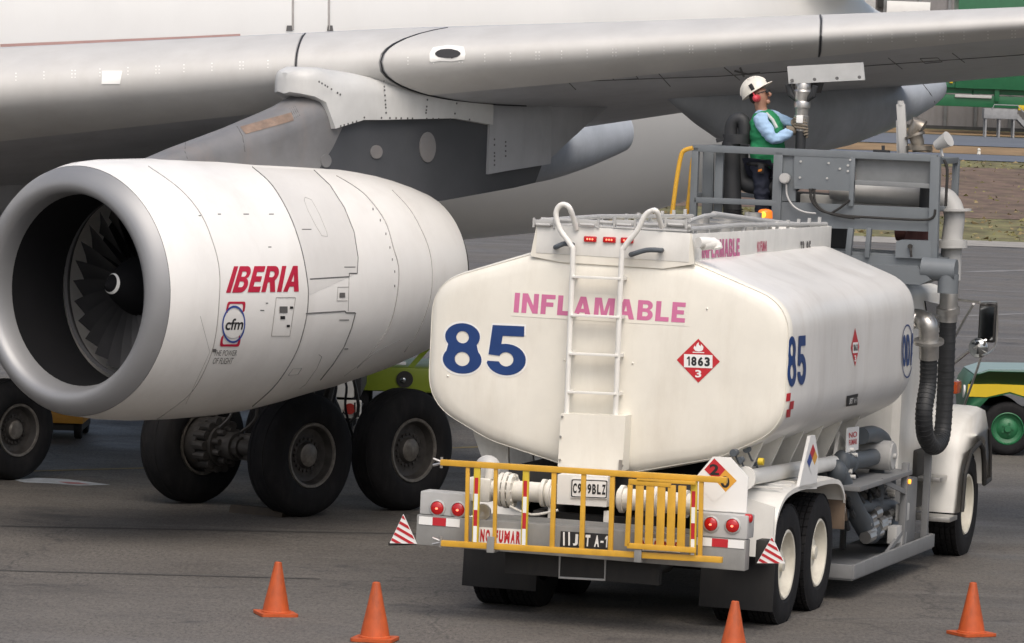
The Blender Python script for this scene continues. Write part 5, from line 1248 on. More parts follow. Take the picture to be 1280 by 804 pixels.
bp_.tube([q(x, y, 5.45) for x, y in [(917, 300), (915, 250), (914, 200), (914, 178)]], .10, 16); bp_.tube([q(x, y, 5.55) for x, y in [(926, 182), (926, 215), (931, 229), (950, 234), (985, 235)]], .085, 16, smooth=6)
bp_.tube([q(x, y, 5.5) for x, y in [(914, 180), (914, 160), (919, 150), (928, 150), (931, 162), (930, 180)]], .07, 14, smooth=6); bp_.cyl(q(921, 180, 5.5), q(921, 168, 5.5), .15, N=20); bp_.beam(q(896, 176, 5.45), q(912, 172, 5.45), .06, .04)
for i in range(12): p = q(916.5 - i * .1, 262 + i * 3, 5.45); bp_.cyl(p, p + V(0, 0, .012), .108, N=16)
bp_.build('loading_hose', M['hose'], truck)
mb = MB(); mb.box(q(958, 240, 5.9).x, q(1060, 240, 5.9).x, 5.9, 6.2, zf, q(960, 238, 5.9).z, .02); mb.cut().cyl(q(1156, 300, 5.6), q(1160, 225, 5.6), .08, N=14); mb.build_each('hose_tray', M['hose'], truck)
mb = MB(); mb.cyl(q(938, 292, 5.6), q(945, 292, 5.4), .1, N=16); mb.cut().cyl(q(1121, 287, 5.8), q(1139, 287, 5.8), .12, N=18); mb.cut().tube([q(1140, 320, 5.5), q(1146, 300, 5.5), q(1150, 285, 5.5)], [.16, .13, .13], 14); mb.build_each('hose_end', mat('brown_rubber', (.10, .035, .03), .7, var=.4), truck)
cpl = MB(); cpl.tube([q(x, y, 5.4) for x, y in [(1148, 190), (1147, 178), (1143, 166), (1147, 156), (1154, 160)]], [.06, .07, .08, .095, .085], 14); cpl.cyl(q(1149, 188, 5.4), q(1149, 182, 5.4), .14, N=16); cpl.beam(q(1137, 182, 5.4), q(1165, 188, 5.4), .05, .05); cpl.cyl(q(1144, 171, 5.4), q(1143, 168, 5.4), .11, N=16)
cpl.build('pipe_coupling', mat('bronze_grey_metal', (.30, .27, .23), .38, metal=.8, var=.3, scale=12), truck)
mb = MB(); pb((1126, 130), (1130, 195), .09, .05, 5.4, mb); pb((1124, 150), (1125, 195), .06, .06, 5.45, mb); mb.cyl(q(1126, 132, 5.4), q(1126, 126, 5.4), .035, N=10); mb.build('platform_post', M['lightgrey'], truck)
mb = MB(); c = q(1181, 178, 5.3); mb.cyl(c + V(-.09, 0, -.04), c + V(.05, -.05, .04), .05, .085, N=18); mb.beam(c + V(-.05, 0, -.02), q(1178, 196, 5.25), .02, .03); mb.build('floodlight', M['lightgrey'], truck)
mb = MB(); mb.tube([q(x, y, 5.22) for x, y in [(1180, 200), (1184, 212), (1183, 240), (1182, 258)]], .016, 8, smooth=4); mb.build('cable', M['chassis'], truck)
mb = MB(); mb.beam(q(1092, 190, 5.3), q(1112, 191, 5.3), .05, .05); mb.beam(q(1104, 182, 5.3), q(1104, 192, 5.3), .03, .03); mb.build('platform_latch', M['hose'], truck)
yr = MB()
yr.tube([q(x, y, 5.0) for x, y in [(838, 285), (845, 230), (851, 196), (856, 188), (866, 185)]], .024, 10, smooth=4); yr.tube([q(x, y, 5.5) for x, y in [(857, 285), (862, 240), (866, 200), (872, 190)]], .024, 10, smooth=4)
yr.build('grab_rail', M['yellow'], truck)
cs = MB(); cs.prism([q(1036, 329, 5.0), q(1146, 333, 5.0), q(1164, 350, 5.0), q(1150, 356, 5.0), q(1040, 350, 5.0)], (0, .5, 0)); cs.prism([q(1120, 302, 5.15), q(1126, 300, 5.15), q(1164, 301, 5.15), q(1164, 324, 5.15), q(1119, 322, 5.15)], (0, .3, 0)); cs.build('control_cabinet', M['platgrey'], truck)
mb = MB(); p = q(1138, 308, 5.14); mb.cyl(p, p - V(0, .03, 0), .025, N=12); mb.tube([p, p + V(.02, -.06, -.05), p + V(.03, -.06, -.11)], .013, 8); mb.build('control_lever', M['chassis'], truck)
mb = MB(); p = q(1174, 342, 5.1); mb.cyl(p + V(-.18, 0, .04), p + V(.18, 0, .04), .12, N=16); mb.cyl(p + V(.1, 0, 0), p + V(.1, 0, -.2), .11, N=16); mb.build('duct_clamp', M['platgrey'], truck)
bc = q(956.5, 269.5, 4.72); mb = MB(); mb.cyl(bc + V(0, 0, -.12), bc + V(0, 0, -.03), .085, N=18); bcn = mb.build('beacon', M['chassis'], truck)
mb = MB(); mb.cyl(bc + V(0, 0, -.03), bc + V(0, 0, .045), .08, .075, N=20); mb.sphere(bc + V(0, 0, .04), (.075, .075, .03), 18, 8); mb.build('beacon_lens', mat('amber_lens', (.7, .16, .01), .2, emit=(1, .2, .02, .6), coat=.5), bcn)
mb = MB(); mb.sphere(bc + V(-.0, -.085, .01), (.03, .01, .035), 12, 8); mb.build('bulb', M['amberglow'], bcn)
# ------------------------------------------------------------------ yellow ladder hung on the bumper
lad = empty('ladder', TM)
tag(lad, 'yellow metal ladder with a slatted end gate hung across the back of the tanker', 'ladder')
LL = -1.83
def lq_(x, y): return q(x, y, LL)
for nm, a, b in (('ladder_rail', (551, 578), (909, 600.5)), ('ladder_rail', (552, 679), (903, 700))):
    mb = MB(); mb.beam(lq_(*a), lq_(*b), .05, .055, bev=.006); mb.build(nm, M['yellow'], lad)
for x, xb, w in [(585, 583, .035), (597, 594, .06), (620, 618, .035), (658, 655, .06), (693, 690, .045), (730, 727, .045), (766, 763, .045), (868, 866, .06), (877, 875, .04)]:
    yt = 578 + (x - 551) * .0628; yb_ = 679 + (xb - 552) * .0598
    mb = MB(); mb.beam(lq_(x, yt), lq_(xb, yb_), .03, w, up=(1, 0, 0), bev=.004); r_ = mb.build('ladder_rung', M['yellowpale'] if w > .05 else M['yellow'], lad)
    if w > .05:
        a, b = lq_(x, yt), lq_(xb, yb_); d = (b - a)
        for k in range(4):
            p0, p1 = a + d * (.16 + .2 * k), a + d * (.16 + .2 * (k + 1)); t_ = MB(); t_.beam(p0 + V(0, -.018, 0), p1 + V(0, -.018, 0), .006, w * .55, up=(1, 0, 0)); t_.build('reflective_tape', M['red'] if k % 2 == 0 else M['signwhite'], r_)
gt = MB(); GL = LL - .05
def gq(x, y): return q(x, y, GL)
gt.beam(gq(786, 602), gq(839, 606), .03, .05, bev=.004); gt.beam(gq(788, 606), gq(784, 683), .03, .045, up=(1, 0, 0), bev=.004); gt.beam(gq(784, 682), gq(870, 688), .03, .05, bev=.004); gt.beam(gq(796, 600), gq(870, 604), .03, .03, bev=.004)
gt.build('gate_frame', M['yellow'], lad)
for x in (800, 813, 827, 840, 853): mb = MB(); mb.beam(gq(x, 604 + (x - 800) * .06), gq(x - 2, 683 + (x - 800) * .06), .02, .075, up=(1, 0, 0), bev=.004); mb.build('gate_slat', M['yellow'], lad)
for x, y in ((615, 681), (799, 693)):
    mb = MB(); c = lq_(x, y); mb.box(c.x - .035, c.x + .035, LL - .05, -1.70, c.z - .07, c.z - .045, .004); mb.box(c.x - .035, c.x + .035, LL - .055, LL - .04, c.z - .07, c.z + .08, .004); mb.build('hanger', M['bumper'], lad)
for x, y in ((548, 578), (547, 677)):
    mb = MB(); c = lq_(x, y); mb.cyl(c + V(-.05, 0, .03), c + V(.05, 0, .0), .012, N=8); mb.cyl(c + V(-.05, 0, -.03), c + V(.05, 0, 0), .012, N=8); mb.cyl(c + V(.03, 0, -.05), c + V(.03, 0, .05), .014, N=8); mb.build('hinge_hook', M['steel'], lad)

# ------------------------------------------------------------------ traffic cones
def make_cone():
    r_ = bpy.data.objects.new('traffic_cone', None); scene.collection.objects.link(r_); r_.empty_display_size = .2
    mb = MB(); mb.lathe([(.028, .128), (.045, .125), (.12, .112), (.30, .072), (.46, .040), (.495, .033), (.50, .026), (.47, .02)], (0, 0, 0), (0, 0, 1), 32); b_ = mb.build('cone_body', M['cone'], r_, ang=40)
    mb = MB(); mb.lathe([(.02, .140), (.04, .138), (.048, .127)], (0, 0, 0), (0, 0, 1), 32); mb.build('collar', M['cone'], b_)
    mb = MB(); P_ = roundpoly([(-.18, -.18), (.18, -.18), (.18, .18), (-.18, .18)], .045, 5); mb.prism([Vector((p.x, p.y, .004)) for p in P_], (0, 0, .026)); mb.build('cone_base', M['cone'], r_)
    return r_
cone0 = make_cone()
def copy_tree(o, parent=None):
    c = o.copy(); scene.collection.objects.link(c)
    if parent: c.parent = parent
    for ch_ in list(o.children): copy_tree(ch_, c)
    return c
for i, (x, y, rz, sc, lb) in enumerate([(344.5, 769, .3, 1.0, 'orange traffic cone closest to the engine and the aircraft main wheels'),
        (468.5, 801, -.2, 1.06, 'orange traffic cone between the tanker and the cone nearest the engine'),
        (916, 824, .15, 1.04, 'orange traffic cone behind the tanker mudflap, its base out of sight'),
        (1214, 794, .5, 1.0, 'orange traffic cone standing apart on open tarmac beside the tanker cab')]):
    c = cone0 if i == 0 else copy_tree(cone0)
    c.location = gnd(x, y); c.rotation_euler = (random.uniform(-.02, .02), random.uniform(-.02, .02), rz); c.scale = (sc, sc, sc)
    tag(c, lb, 'traffic cone', 'orange cones around the tanker')

# ------------------------------------------------------------------ wheel chock
ck = gnd(325, 646); mb = MB()
P_ = [(-.09, 0), (.09, 0), (.055, .085), (-.055, .085)]
d_ = (gnd(357, 646) - gnd(291, 640)); L_ = d_.length; d_.normalize(); n_ = Vector((-d_.y, d_.x, 0))
mb.loft([[gnd(291, 640) + d_ * (L_ * t) + n_ * a + Vector((0, 0, b)) for a, b in P_] for t in (0, 1)])
tag(mb.build('wheel_chock', mat('dark_brown_wood', (.045, .034, .024), .8, var=.4, scale=8)), 'dark wooden chock lying against a main wheel under the engine', 'wheel chock')

# ------------------------------------------------------------------ fuel hose with nozzle at the wing
WL = 5.5
hz = empty('fuel_hose', TM); tag(hz, 'black fuelling hose with a metal nozzle locked into the wing underside', 'fuel hose')
mb = MB(); mb.tube([q(990, 236, WL + .3), q(998, 228, WL + .08), q(1000, 205, WL), q(1000.5, 185, WL), q(1001, 164, WL)], .055, 16, smooth=6); mb.build('hose', M['hose'], hz)
mb = MB(); mb.lathe([(0, .06), (.03, .065), (.06, .06), (.07, .075), (.16, .08), (.17, .066), (.24, .07), (.25, .088), (.30, .09), (.32, .08), (.34, .09), (.42, .10), (.44, .085), (.50, .085), (.52, .075)], q(1001, 164, WL), q(1004, 105, WL) - q(1001, 164, WL), 28); mb.build('nozzle', M['steel'], hz)
for sg in (-1, 1):
    mb = MB(); c = q(1003, 122, WL); mb.tube([c + V(sg * .06, -.03, -.02), c + V(sg * .12, -.05, .03), c + V(sg * .15, -.06, .13)], [.03, .038, .03], 10); mb.build('nozzle_handle', M['hose'], hz)
c = q(1002, 149, WL); mb = MB(); mb.obox(c + V(0, -.085, 0), (.035, 0, 0), (0, .012, 0), (0, 0, .04), .005); mb.build('nozzle_plate', M['signwhite'], hz)
# fuelling door hanging under the wing (part of the airliner)
X = AI @ TM
P4 = [q(984, 83, WL - .12), q(1079, 78, WL + .1), q(1081, 100, WL + .1), q(986, 105, WL - .12)]
mb = MB(); mb.prism([X @ p for p in P4], X.to_3x3() @ V(0, .02, 0)); dr = mb.build('fuel_panel_door', mat('pale_door_skin', (.42, .43, .43), .45, var=.12, scale=5), air)
mb = MB()
for x in (991, 1019, 1047, 1075): p = X @ (q(x, 101 - (x - 986) * .05, WL - .1) + V(0, -.02, 0)); mb.cyl(p, p + X.to_3x3() @ V(0, -.02, 0), .018, N=8)
mb.build('door_latch', M['seamdark'], dr)
mb = MB(); mb.prism([X @ q(x, y, WL + .08) for x, y in [(990, 104), (1022, 103), (1018, 116), (994, 117)]], X.to_3x3() @ V(0, .3, 0)); mb.build('fuel_coupling', M['chassis'], air)

# ------------------------------------------------------------------ the refueller
WY = 5.55
per = empty('person', Matrix.Translation(TM @ Vector((q(956, 250, WY).x, WY, 3.36))))
tag(per, 'person in white helmet, red ear muffs and green vest holding the fuel hose', 'person')
PI_ = per.matrix_world.inverted()
def wp_(x, y, l=WY): return PI_ @ (TM @ q(x, y, l))
def skin(name, nodes, edges, m, parent, sub=2, root=0, fold=0.0):
    me = bpy.data.meshes.new(name); me.from_pydata([n[0] for n in nodes], edges, [])
    o = bpy.data.objects.new(name, me); scene.collection.objects.link(o)
    o.modifiers.new('s', 'SKIN'); me.skin_vertices.new() if not me.skin_vertices else None
    for i, n in enumerate(nodes):
        sv = me.skin_vertices[0].data[i]; r = n[1]; sv.radius = r if isinstance(r, tuple) else (r, r); sv.use_root = (i == root)
    sb = o.modifiers.new('d', 'SUBSURF'); sb.levels = sub; sb.render_levels = sub
    dg = bpy.context.evaluated_depsgraph_get(); dg.update(); nm_ = bpy.data.meshes.new_from_object(o.evaluated_get(dg))
    bpy.data.objects.remove(o); o2 = bpy.data.objects.new(name, nm_); scene.collection.objects.link(o2); nm_.materials.clear(); nm_.materials.append(m)
    for p in nm_.polygons: p.use_smooth = True
    if fold:                                          # creases in the cloth
        nm_.update()
        N_ = [v.normal.copy() for v in nm_.vertices]
        for v, n_ in zip(nm_.vertices, N_):
            c = v.co; k = mnoise.noise(Vector((c.x * 7, c.y * 7, c.z * 15))) + .7 * mnoise.noise(Vector((c.x * 19 + 3, c.y * 19, c.z * 26)))
            v.co = c + n_ * (k * fold)
    o2.parent = parent; return o2
fz = -PI_.translation.z
def foot(x, l):
    p = wp_(x, 280, l); return Vector((p.x, p.y, .07))
hipN, hipF = wp_(951, 208, WY - .08), wp_(958, 207, WY + .1)
kN, kF = wp_(953, 250, WY - .09), wp_(961, 249, WY + .14)
fN, fF = foot(951, WY - .1), foot(959, WY + .16)
pel, bel, che, nek = wp_(955, 203), wp_(958, 183), wp_(957, 158), wp_(951, 137)
hd0, hd1, hd2 = wp_(951, 128), wp_(950, 119), wp_(948, 110)
sN, sF = wp_(950, 149, WY - .2), wp_(964, 146, WY + .22)
eN, eF = wp_(967, 177, WY - .2), wp_(983, 153, WY + .2)
wN, wF = wp_(990, 163, WY - .08), wp_(997, 156, WY + .1)
nodes = [(pel, (.13, .12)), (bel, (.125, .11)), (che, (.13, .11)), (nek, .06), (hd0, .08), (hd1, .098), (hd2, .09), (sN, .066), (eN, .047), (wN, .033), (sF, .066), (eF, .047), (wF, .033), (hipN, .092), (kN, .062), (fN + Vector((0, 0, .03)), .045), (hipF, .092), (kF, .062), (fF + Vector((0, 0, .03)), .045)]
edges = [(0, 1), (1, 2), (2, 3), (3, 4), (4, 5), (5, 6), (2, 7), (7, 8), (8, 9), (2, 10), (10, 11), (11, 12), (0, 13), (13, 14), (14, 15), (0, 16), (16, 17), (17, 18)]
skin('body', nodes, edges, M['skin'], per)
FR_ = (wp_(958, 117) - wp_(948, 120)).normalized()      # where the face points
UPH = (hd2 - hd0).normalized(); SDH = FR_.cross(UPH).normalized()
mb = MB(); fc = wp_(950, 120)
mb.tube([fc + FR_ * .085 + UPH * .02, fc + FR_ * .118 - UPH * .018, fc + FR_ * .095 - UPH * .028], [.010, .017, .012], 10, smooth=3)
mb.sphere(fc + FR_ * .072 - UPH * .085, (.03, .035, .03), 12, 8); mb.build('nose_and_chin', M['skin'], per)
mb = MB(); mb.beam(fc + FR_ * .098 - UPH * .053 - SDH * .022, fc + FR_ * .098 - UPH * .053 + SDH * .022, .008, .008); mb.build('mouth', mat('lip_skin', (.25, .09, .08), .5), per)
mb = MB()
for sg in (-1, 1): mb.sphere(fc + FR_ * .086 + UPH * .02 + SDH * sg * .033, .013, 10, 8)
mb.build('eyes', M['black'], per)
mb = MB()
for sg in (-1, 1): mb.obox(fc + FR_ * .10 + UPH * .022 + SDH * sg * .036, FR_ * .006, SDH * .03, UPH * .018, .004); mb.beam(fc + FR_ * .10 + UPH * .03 + SDH * sg * .066, fc + FR_ * .0 + UPH * .025 + SDH * sg * .09, .008, .008)
mb.build('safety_glasses', M['glass'], per)
mb = MB(); mb.sphere(fc - FR_ * .03 + UPH * .0, (.088, .088, .085), 18, 12); mb.build('hair', M['hair'], per)
# helmet shell with brim, tilted back
hm = MB(); hc = wp_(944, 114); hx = (wp_(957, 108) - wp_(936, 121.5)).normalized(); hu = hx.cross(SDH); hu = -hu if hu.z < 0 else hu
vs = []; fs = []; N_ = 28
for j in range(9):
    t = (math.pi / 2) * j / 8
    for i in range(N_):
        a = 6.2832 * i / N_; vs.append(hc + hx * (.158 * math.cos(t) * math.cos(a)) + SDH * (.128 * math.cos(t) * math.sin(a)) + hu * (.145 * math.sin(t) + .006 * math.cos(a * 2)))
for j in range(8):
    for i in range(N_): fs.append((j * N_ + i, j * N_ + (i + 1) % N_, j * N_ + N_ + (i + 1) % N_, j * N_ + N_ + i))
hm.add(vs, fs)
rimv = [hc + hx * ((.168 + (.045 if math.cos(a) > .2 else .006) * max(.25, math.cos(a))) * math.cos(a)) + SDH * (.138 * math.sin(a)) - hu * .006 for a in [6.2832 * i / N_ for i in range(N_)]]
hm.add(vs[:N_] + rimv + [p - hu * .008 for p in rimv], [(i, (i + 1) % N_, N_ + (i + 1) % N_, N_ + i) for i in range(N_)] + [(N_ + i, N_ + (i + 1) % N_, 2 * N_ + (i + 1) % N_, 2 * N_ + i) for i in range(N_)])
hm.tube([hc + hx * (.158 * math.cos(t)) * 1.01 + hu * (.148 * math.sin(t)) for t in [math.pi * k / 12 for k in range(1, 12)]], .012, 8)
hl_ = hm.build('helmet', M['helmet'], per, ang=40)
mb = MB(); p = hc + SDH * -.0; 
for sg in (-1, 1): mb.obox(hc + SDH * sg * .122 + hu * .04 + hx * .015, hx * .022, SDH * .008, hu * .035, .004)
mb.build('helmet_clip', M['black'], hl_)
mb = MB()
for sg in (-1, 1):
    c = wp_(948.5, 123) + SDH * sg * .10; mb.cyl(c - SDH * sg * .02, c + SDH * sg * .035, .042, .036, N=20); mb.sphere(c + SDH * sg * .033, (.034, .034, .034), 14, 8); mb.tube([c + SDH * sg * .02, c + hu * .06 + SDH * sg * .01, hc + SDH * sg * .115 + hu * .03], .009, 6)
mb.build('ear_muffs', M['muff'], per)
# clothes, grown slightly larger than the body
skin('trousers', [(pel + Vector((0, 0, .03)), (.165, .145)), (hipN, .108), (kN, .08), (fN + Vector((0, 0, .06)), .07), (hipF, .108), (kF, .08), (fF + Vector((0, 0, .06)), .07)], [(0, 1), (1, 2), (2, 3), (0, 4), (4, 5), (5, 6)], M['trouser'], per, sub=4, fold=.014)
vst = skin('vest', [(wp_(956, 213), (.17, .17)), (wp_(959, 198), (.20, .20)), (wp_(960, 180), (.205, .20)), (wp_(958, 160), (.195, .20)), (wp_(954, 146), (.155, .16)), (wp_(951, 138), (.095, .10))], [(i, i + 1) for i in range(5)], M['vest'], per, sub=4, fold=.014)
skin('shirt_sleeve', [(wp_(951, 147, WY - .14), .085), (sN, .092), ((sN + eN) / 2, .080), (eN, .068), ((eN + wN) / 2, .062), (wN, .046)], [(i, i + 1) for i in range(5)], M['shirt'], per, sub=4, fold=.013)
skin('shirt_sleeve', [(wp_(960, 146, WY + .15), .080), (sF, .085), ((sF + eF) / 2, .076), (eF, .066), ((eF + wF) / 2, .06), (wF, .045)], [(i, i + 1) for i in range(5)], M['shirt'], per, sub=4, fold=.013)
skin('shirt_collar', [(wp_(953, 144), (.11, .11)), (wp_(951, 136), (.075, .075))], [(0, 1)], M['shirt'], per, sub=4, fold=.013)
for c, a, b in ((wp_(965, 150, WY - .155), wp_(958, 146, WY - .15), wp_(972, 165, WY - .15)),):
    mb = MB(); mb.tube([wp_(958, 142, WY - .14), wp_(966, 150, WY - .19), wp_(971, 160, WY - .2)], .018, 8); mb.build('reflective_band', M['reflect'], per)
mb = MB(); bl_ = [wp_(955, 205) + Vector((.185 * math.cos(a), .18 * math.sin(a), 0)) for a in [6.2832 * i / 28 for i in range(29)]]; mb.tube(bl_, .022, 8); mb.build('belt', M['black'], per)
mb = MB(); c = wp_(951, 211, WY - .2); mb.obox(c, (.035, 0, 0), (0, .03, 0), (0, 0, .05), .01); rd = mb.build('radio_pouch', M['black'], per)
mb = MB(); c = wp_(950, 213, WY - .24); mb.obox(c, (.02, 0, .006), (0, .006, 0), (0, 0, .012), .003); mb.build('orange_tag', mat('orange_tag', (.8, .25, .02), .5), rd)
for f_ in (fN, fF):
    mb = MB(); mb.sphere(f_ + FR_ * .07 - Vector((0, 0, .01)), (.15, .055, .055), 16, 10); mb.cyl(f_, f_ + Vector((0, 0, .14)), .06, .062, N=14); mb.build('boot', M['black'], per)
# gloved hands closed round the hose
hax = (PI_.to_3x3() @ (TM.to_3x3() @ (q(1001, 140, WL) - q(1000.5, 185, WL)))).normalized()
def glove(wr, hc_, sgn):
    mb = MB(); d = (hc_ - wr); d = d - hax * d.dot(hax); d.normalize(); s = d.cross(hax).normalized() * sgn
    mb.tube([wr - d * .06, wr, wr * .45 + (hc_ - d * .055 + s * .05) * .55, hc_ - d * .03 + s * .065], [.052, .047, .05, .042], 14, smooth=3)
    for k, (L_, o_) in enumerate(((.9, .045), (1.0, .016), (.95, -.014), (.8, -.042))):   # four fingers of different lengths
        P_ = []
        for j in range(7):
            a = .5 - 3.3 * L_ * j / 6; P_.append(hc_ + s * (.07 * math.cos(a)) * 1.0 + d * (-.07 * math.sin(a)) + hax * (o_ - .004 * j))
        mb.tube(P_, [.017, .017, .0165, .016, .015, .014, .010], 8)
    P_ = [hc_ + s * .06 - d * .05 + hax * .03, hc_ + s * .02 - d * .075 + hax * .06, hc_ - s * .035 - d * .07 + hax * .065]
    mb.tube(P_, [.02, .019, .013], 8, smooth=3)
    return mb.build('glove', M['glove'], per, ang=60)
hcN = PI_ @ (TM @ q(1000.8, 164, WL)); hcF = PI_ @ (TM @ q(1001.2, 153, WL))
glove(wN, hcN, -1); glove(wF, hcF, 1)

# ------------------------------------------------------------------ green and yellow pickup on the right
GY = 67.6; g0 = gnd(1255, 567); g0 = Vector((g0.x, GY, 0)); PM_ = Matrix.Translation((g0.x, GY, 0))
gp_ = empty('pickup_truck', PM_); tag(gp_, 'dark green pickup truck with a yellow band and green wheel rims', 'pickup truck')
sc = GY / 6150
def gx_(x): return (x - 1255) * sc
gz = lambda x, y: (pix(x, y, GY)).z
mb = MB()
body = [(-.56, .42), (-.60, .75), (-.58, .98), (-.50, 1.10), (-.30, 1.17), (1.7, 1.20), (4.2, 1.15), (4.25, .45), (3.45, .42), (3.38, .62), (3.2, .80), (2.95, .86), (2.7, .80), (2.5, .62), (2.45, .38), (.52, .38), (.46, .62), (.28, .80), (0, .87), (-.28, .80), (-.44, .62), (-.50, .42)]
secs = []
for y, f_ in ((0, .985), (.05, 1), (1.6, 1), (1.65, .985)): secs.append([Vector((x * (1 if abs(x) < .5 else f_), y, .3 + (z - .3) * f_)) for x, z in body])
mb.loft(secs, cap=False); mb.prism(secs[0], (0, .003, 0)); mb.prism(secs[-1], (0, -.003, 0)); pbody = mb.build('body', M['green'], gp_)
mb = MB(); mb.prism([(-.585, -.006, .80), (-.575, -.006, .97), (-.2, -.006, .985), (4.2, -.006, .98), (4.2, -.006, .80), (.32, -.006, .80), (0, -.006, .885), (-.32, -.006, .80)], (0, .008, 0)); mb.build('yellow_band', M['farm_yellow'], gp_)
mb = MB(); mb.prism([(-.50, .02, 1.115), (-.30, .02, 1.185), (1.4, .02, 1.225), (1.4, .02, 1.18), (-.3, .02, 1.13)], (0, 1.55, 0)); mb.build('hood', M['hoodsky'], gp_)
mb = MB(); mb.prism([(1.35, .12, 1.2), (1.75, .16, 1.72), (3.0, .16, 1.74), (3.1, .12, 1.2)], (0, 1.4, 0)); pc = mb.build('cab', M['green'], gp_)
mb = MB(); mb.prism([(1.5, .10, 1.22), (1.85, .14, 1.66), (2.9, .14, 1.66), (2.95, .10, 1.22)], (0, .03, 0)); mb.build('window', M['glass'], pc)
mb = MB(); mb.box(-.68, -.58, .05, 1.6, .42, .56, .02); mb.build('bumper', M['steel'], gp_)
mb = MB(); mb.cyl((-.61, .3, .85), (-.57, .3, .85), .09); mb.cyl((-.61, 1.35, .85), (-.57, 1.35, .85), .09); mb.build('headlight', M['signwhite'], gp_)
for x in (0, 2.95):
    for y, sg in ((.16, -1), (1.5, 1)):
        c = Vector((x, y, .37)); ax = Vector((0, sg, 0)); mb = MB(); mb.lathe([(-.1, .22), (-.12, .30), (-.10, .355), (-.06, .37), (.06, .37), (.10, .355), (.12, .30), (.10, .225)], c, ax, 48); w_ = mb.build('wheel', M['tyre'], gp_, ang=50)
        mb = MB(); mb.lathe([(.10, .228), (.11, .215), (.07, .20), (.05, .15), (.09, .10), (.10, .05), (.13, .045), (.13, .001)], c, ax, 32)
        for i in range(5): t = 6.2832 * i / 5; mb.cyl(c + ax * .08 + Vector((.075 * math.cos(t), 0, .075 * math.sin(t))), c + ax * .11 + Vector((.075 * math.cos(t), 0, .075 * math.sin(t))), .015, N=8)
        mb.build('rim', M['rimgreen'], w_)
mb = MB(); mb.box(-.5, 4.1, .3, 1.4, .33, .6); mb.build('underbody', M['chassis'], gp_)

# ------------------------------------------------------------------ vehicles half hidden behind the main wheels
def wheel_simple(par, x, y, r, w, m='chassis'):
    c = Vector((x, y, r)); mb = MB(); mb.lathe([(-w / 2, r * .55), (-w / 2, r * .9), (-w * .35, r), (w * .35, r), (w / 2, r * .9), (w / 2, r * .55)], c, (1, 0, 0), 32); o = mb.build('wheel', M['tyre'], par)
    mb = MB(); mb.lathe([(-w * .45, r * .56), (-w * .3, .001)], c, (1, 0, 0), 24); mb.lathe([(w * .45, r * .56), (w * .3, .001)], c, (1, 0, 0), 24); mb.build('rim', M[m], o)
LY_ = 70.0; lc = pix(500, 500, LY_); lm = empty('airport_tractor', Matrix.Translation((lc.x, LY_, 0))); tag(lm, 'lime green airport tractor half hidden behind the rear main wheel', 'tractor')
k_ = LY_ / 6150; Lx = lambda x: (x - 500) * k_; Lz = lambda y: pix(500, y, LY_).z
mb = MB(); mb.box(Lx(449), Lx(548), 0, 2.2, .40, Lz(459), .05); mb.build('body', M['lime'], lm)
mb = MB(); mb.prism([(Lx(508), .05, Lz(459)), (Lx(516), .05, Lz(459)), (Lx(536), .5, Lz(436)), (Lx(528), .5, Lz(436))], (0, .06, 0)); mb.prism([(Lx(534), .05, Lz(459)), (Lx(542), .05, Lz(459)), (Lx(546), .5, Lz(430)), (Lx(539), .5, Lz(430))], (0, .06, 0)); mb.box(Lx(445), Lx(550), .6, 2.0, Lz(436) + .25, Lz(436) + .32, .02); mb.build('cab_frame', M['lime'], lm)
mb = MB(); mb.box(Lx(455), Lx(506), -.02, .03, Lz(456), Lz(452), .01); mb.build('windscreen_rail', M['signwhite'], lm)
mb = MB(); mb.cyl((Lx(505), -.02, Lz(474)), (Lx(505), .01, Lz(474)), .12, N=24); h_ = mb.build('headlight', M['chassis'], lm)
mb = MB(); mb.sphere((Lx(503), -.03, Lz(475)), (.045, .02, .045), 12, 8); mb.build('bulb', M['mirror'], h_)
for x in (-.55, .45):
    for y in (.45, 1.8): wheel_simple(lm, x, y, .34, .2)
VY = 66.5; vc = pix(425, 500, VY); vn = empty('service_truck', Matrix.Translation((vc.x, VY, 0))); tag(vn, 'white service truck with a red tail lamp seen between the main wheels', 'truck')
k_ = VY / 6150; Vx = lambda x: (x - 425) * k_; Vz = lambda y: pix(425, y, VY).z
mb = MB(); mb.box(Vx(330), Vx(443), 0, 2.6, Vz(497), Vz(440), .04); mb.build('body', M['white'], vn)
mb = MB(); mb.box(Vx(443), Vx(451), -.01, 2.5, Vz(495), Vz(440), .02); mb.build('door_edge', M['black'], vn)
mb = MB(); mb.box(Vx(330), Vx(452), -.08, .1, Vz(522), Vz(500), .015); mb.build('bumper', M['dirtywhite'], vn)
mb = MB(); mb.cyl((Vx(438), -.12, Vz(510)), (Vx(438), -.07, Vz(510)), .075, N=20); mb.build('tail_lamp', mat('dull_red_lens', (.4, .04, .03), .2), vn)
mb = MB(); mb.tube([(Vx(444), -.1, Vz(520)), (Vx(444), -.12, Vz(502)), (Vx(449), -.12, Vz(502)), (Vx(449), -.1, Vz(520))], .012, 8); mb.tube([(Vx(428), -.1, Vz(520)), (Vx(430), -.14, Vz(514)), (Vx(436), -.14, Vz(519))], .012, 8); mb.box(Vx(340), Vx(448), .1, 2.5, .3, Vz(520)); mb.build('tow_fitting', M['chassis'], vn)
for x in (Vx(350), Vx(430)):
    for y in (.6, 2.1): wheel_simple(vn, x, y, .36, .22)
OY = 64.5; oc = pix(70, 520, OY); ov_ = empty('baggage_cart', Matrix.Translation((oc.x, OY, 0))); tag(ov_, 'orange baggage cart showing below the engine inlet beside the centre gear wheels', 'cart')
k_ = OY / 6150; Ox = lambda x: (x - 70) * k_; Oz = lambda y: pix(70, y, OY).z
mb = MB(); mb.box(Ox(38), Ox(104), 0, 1.5, Oz(529), Oz(511), .015); mb.build('deck', M['orange'], ov_)
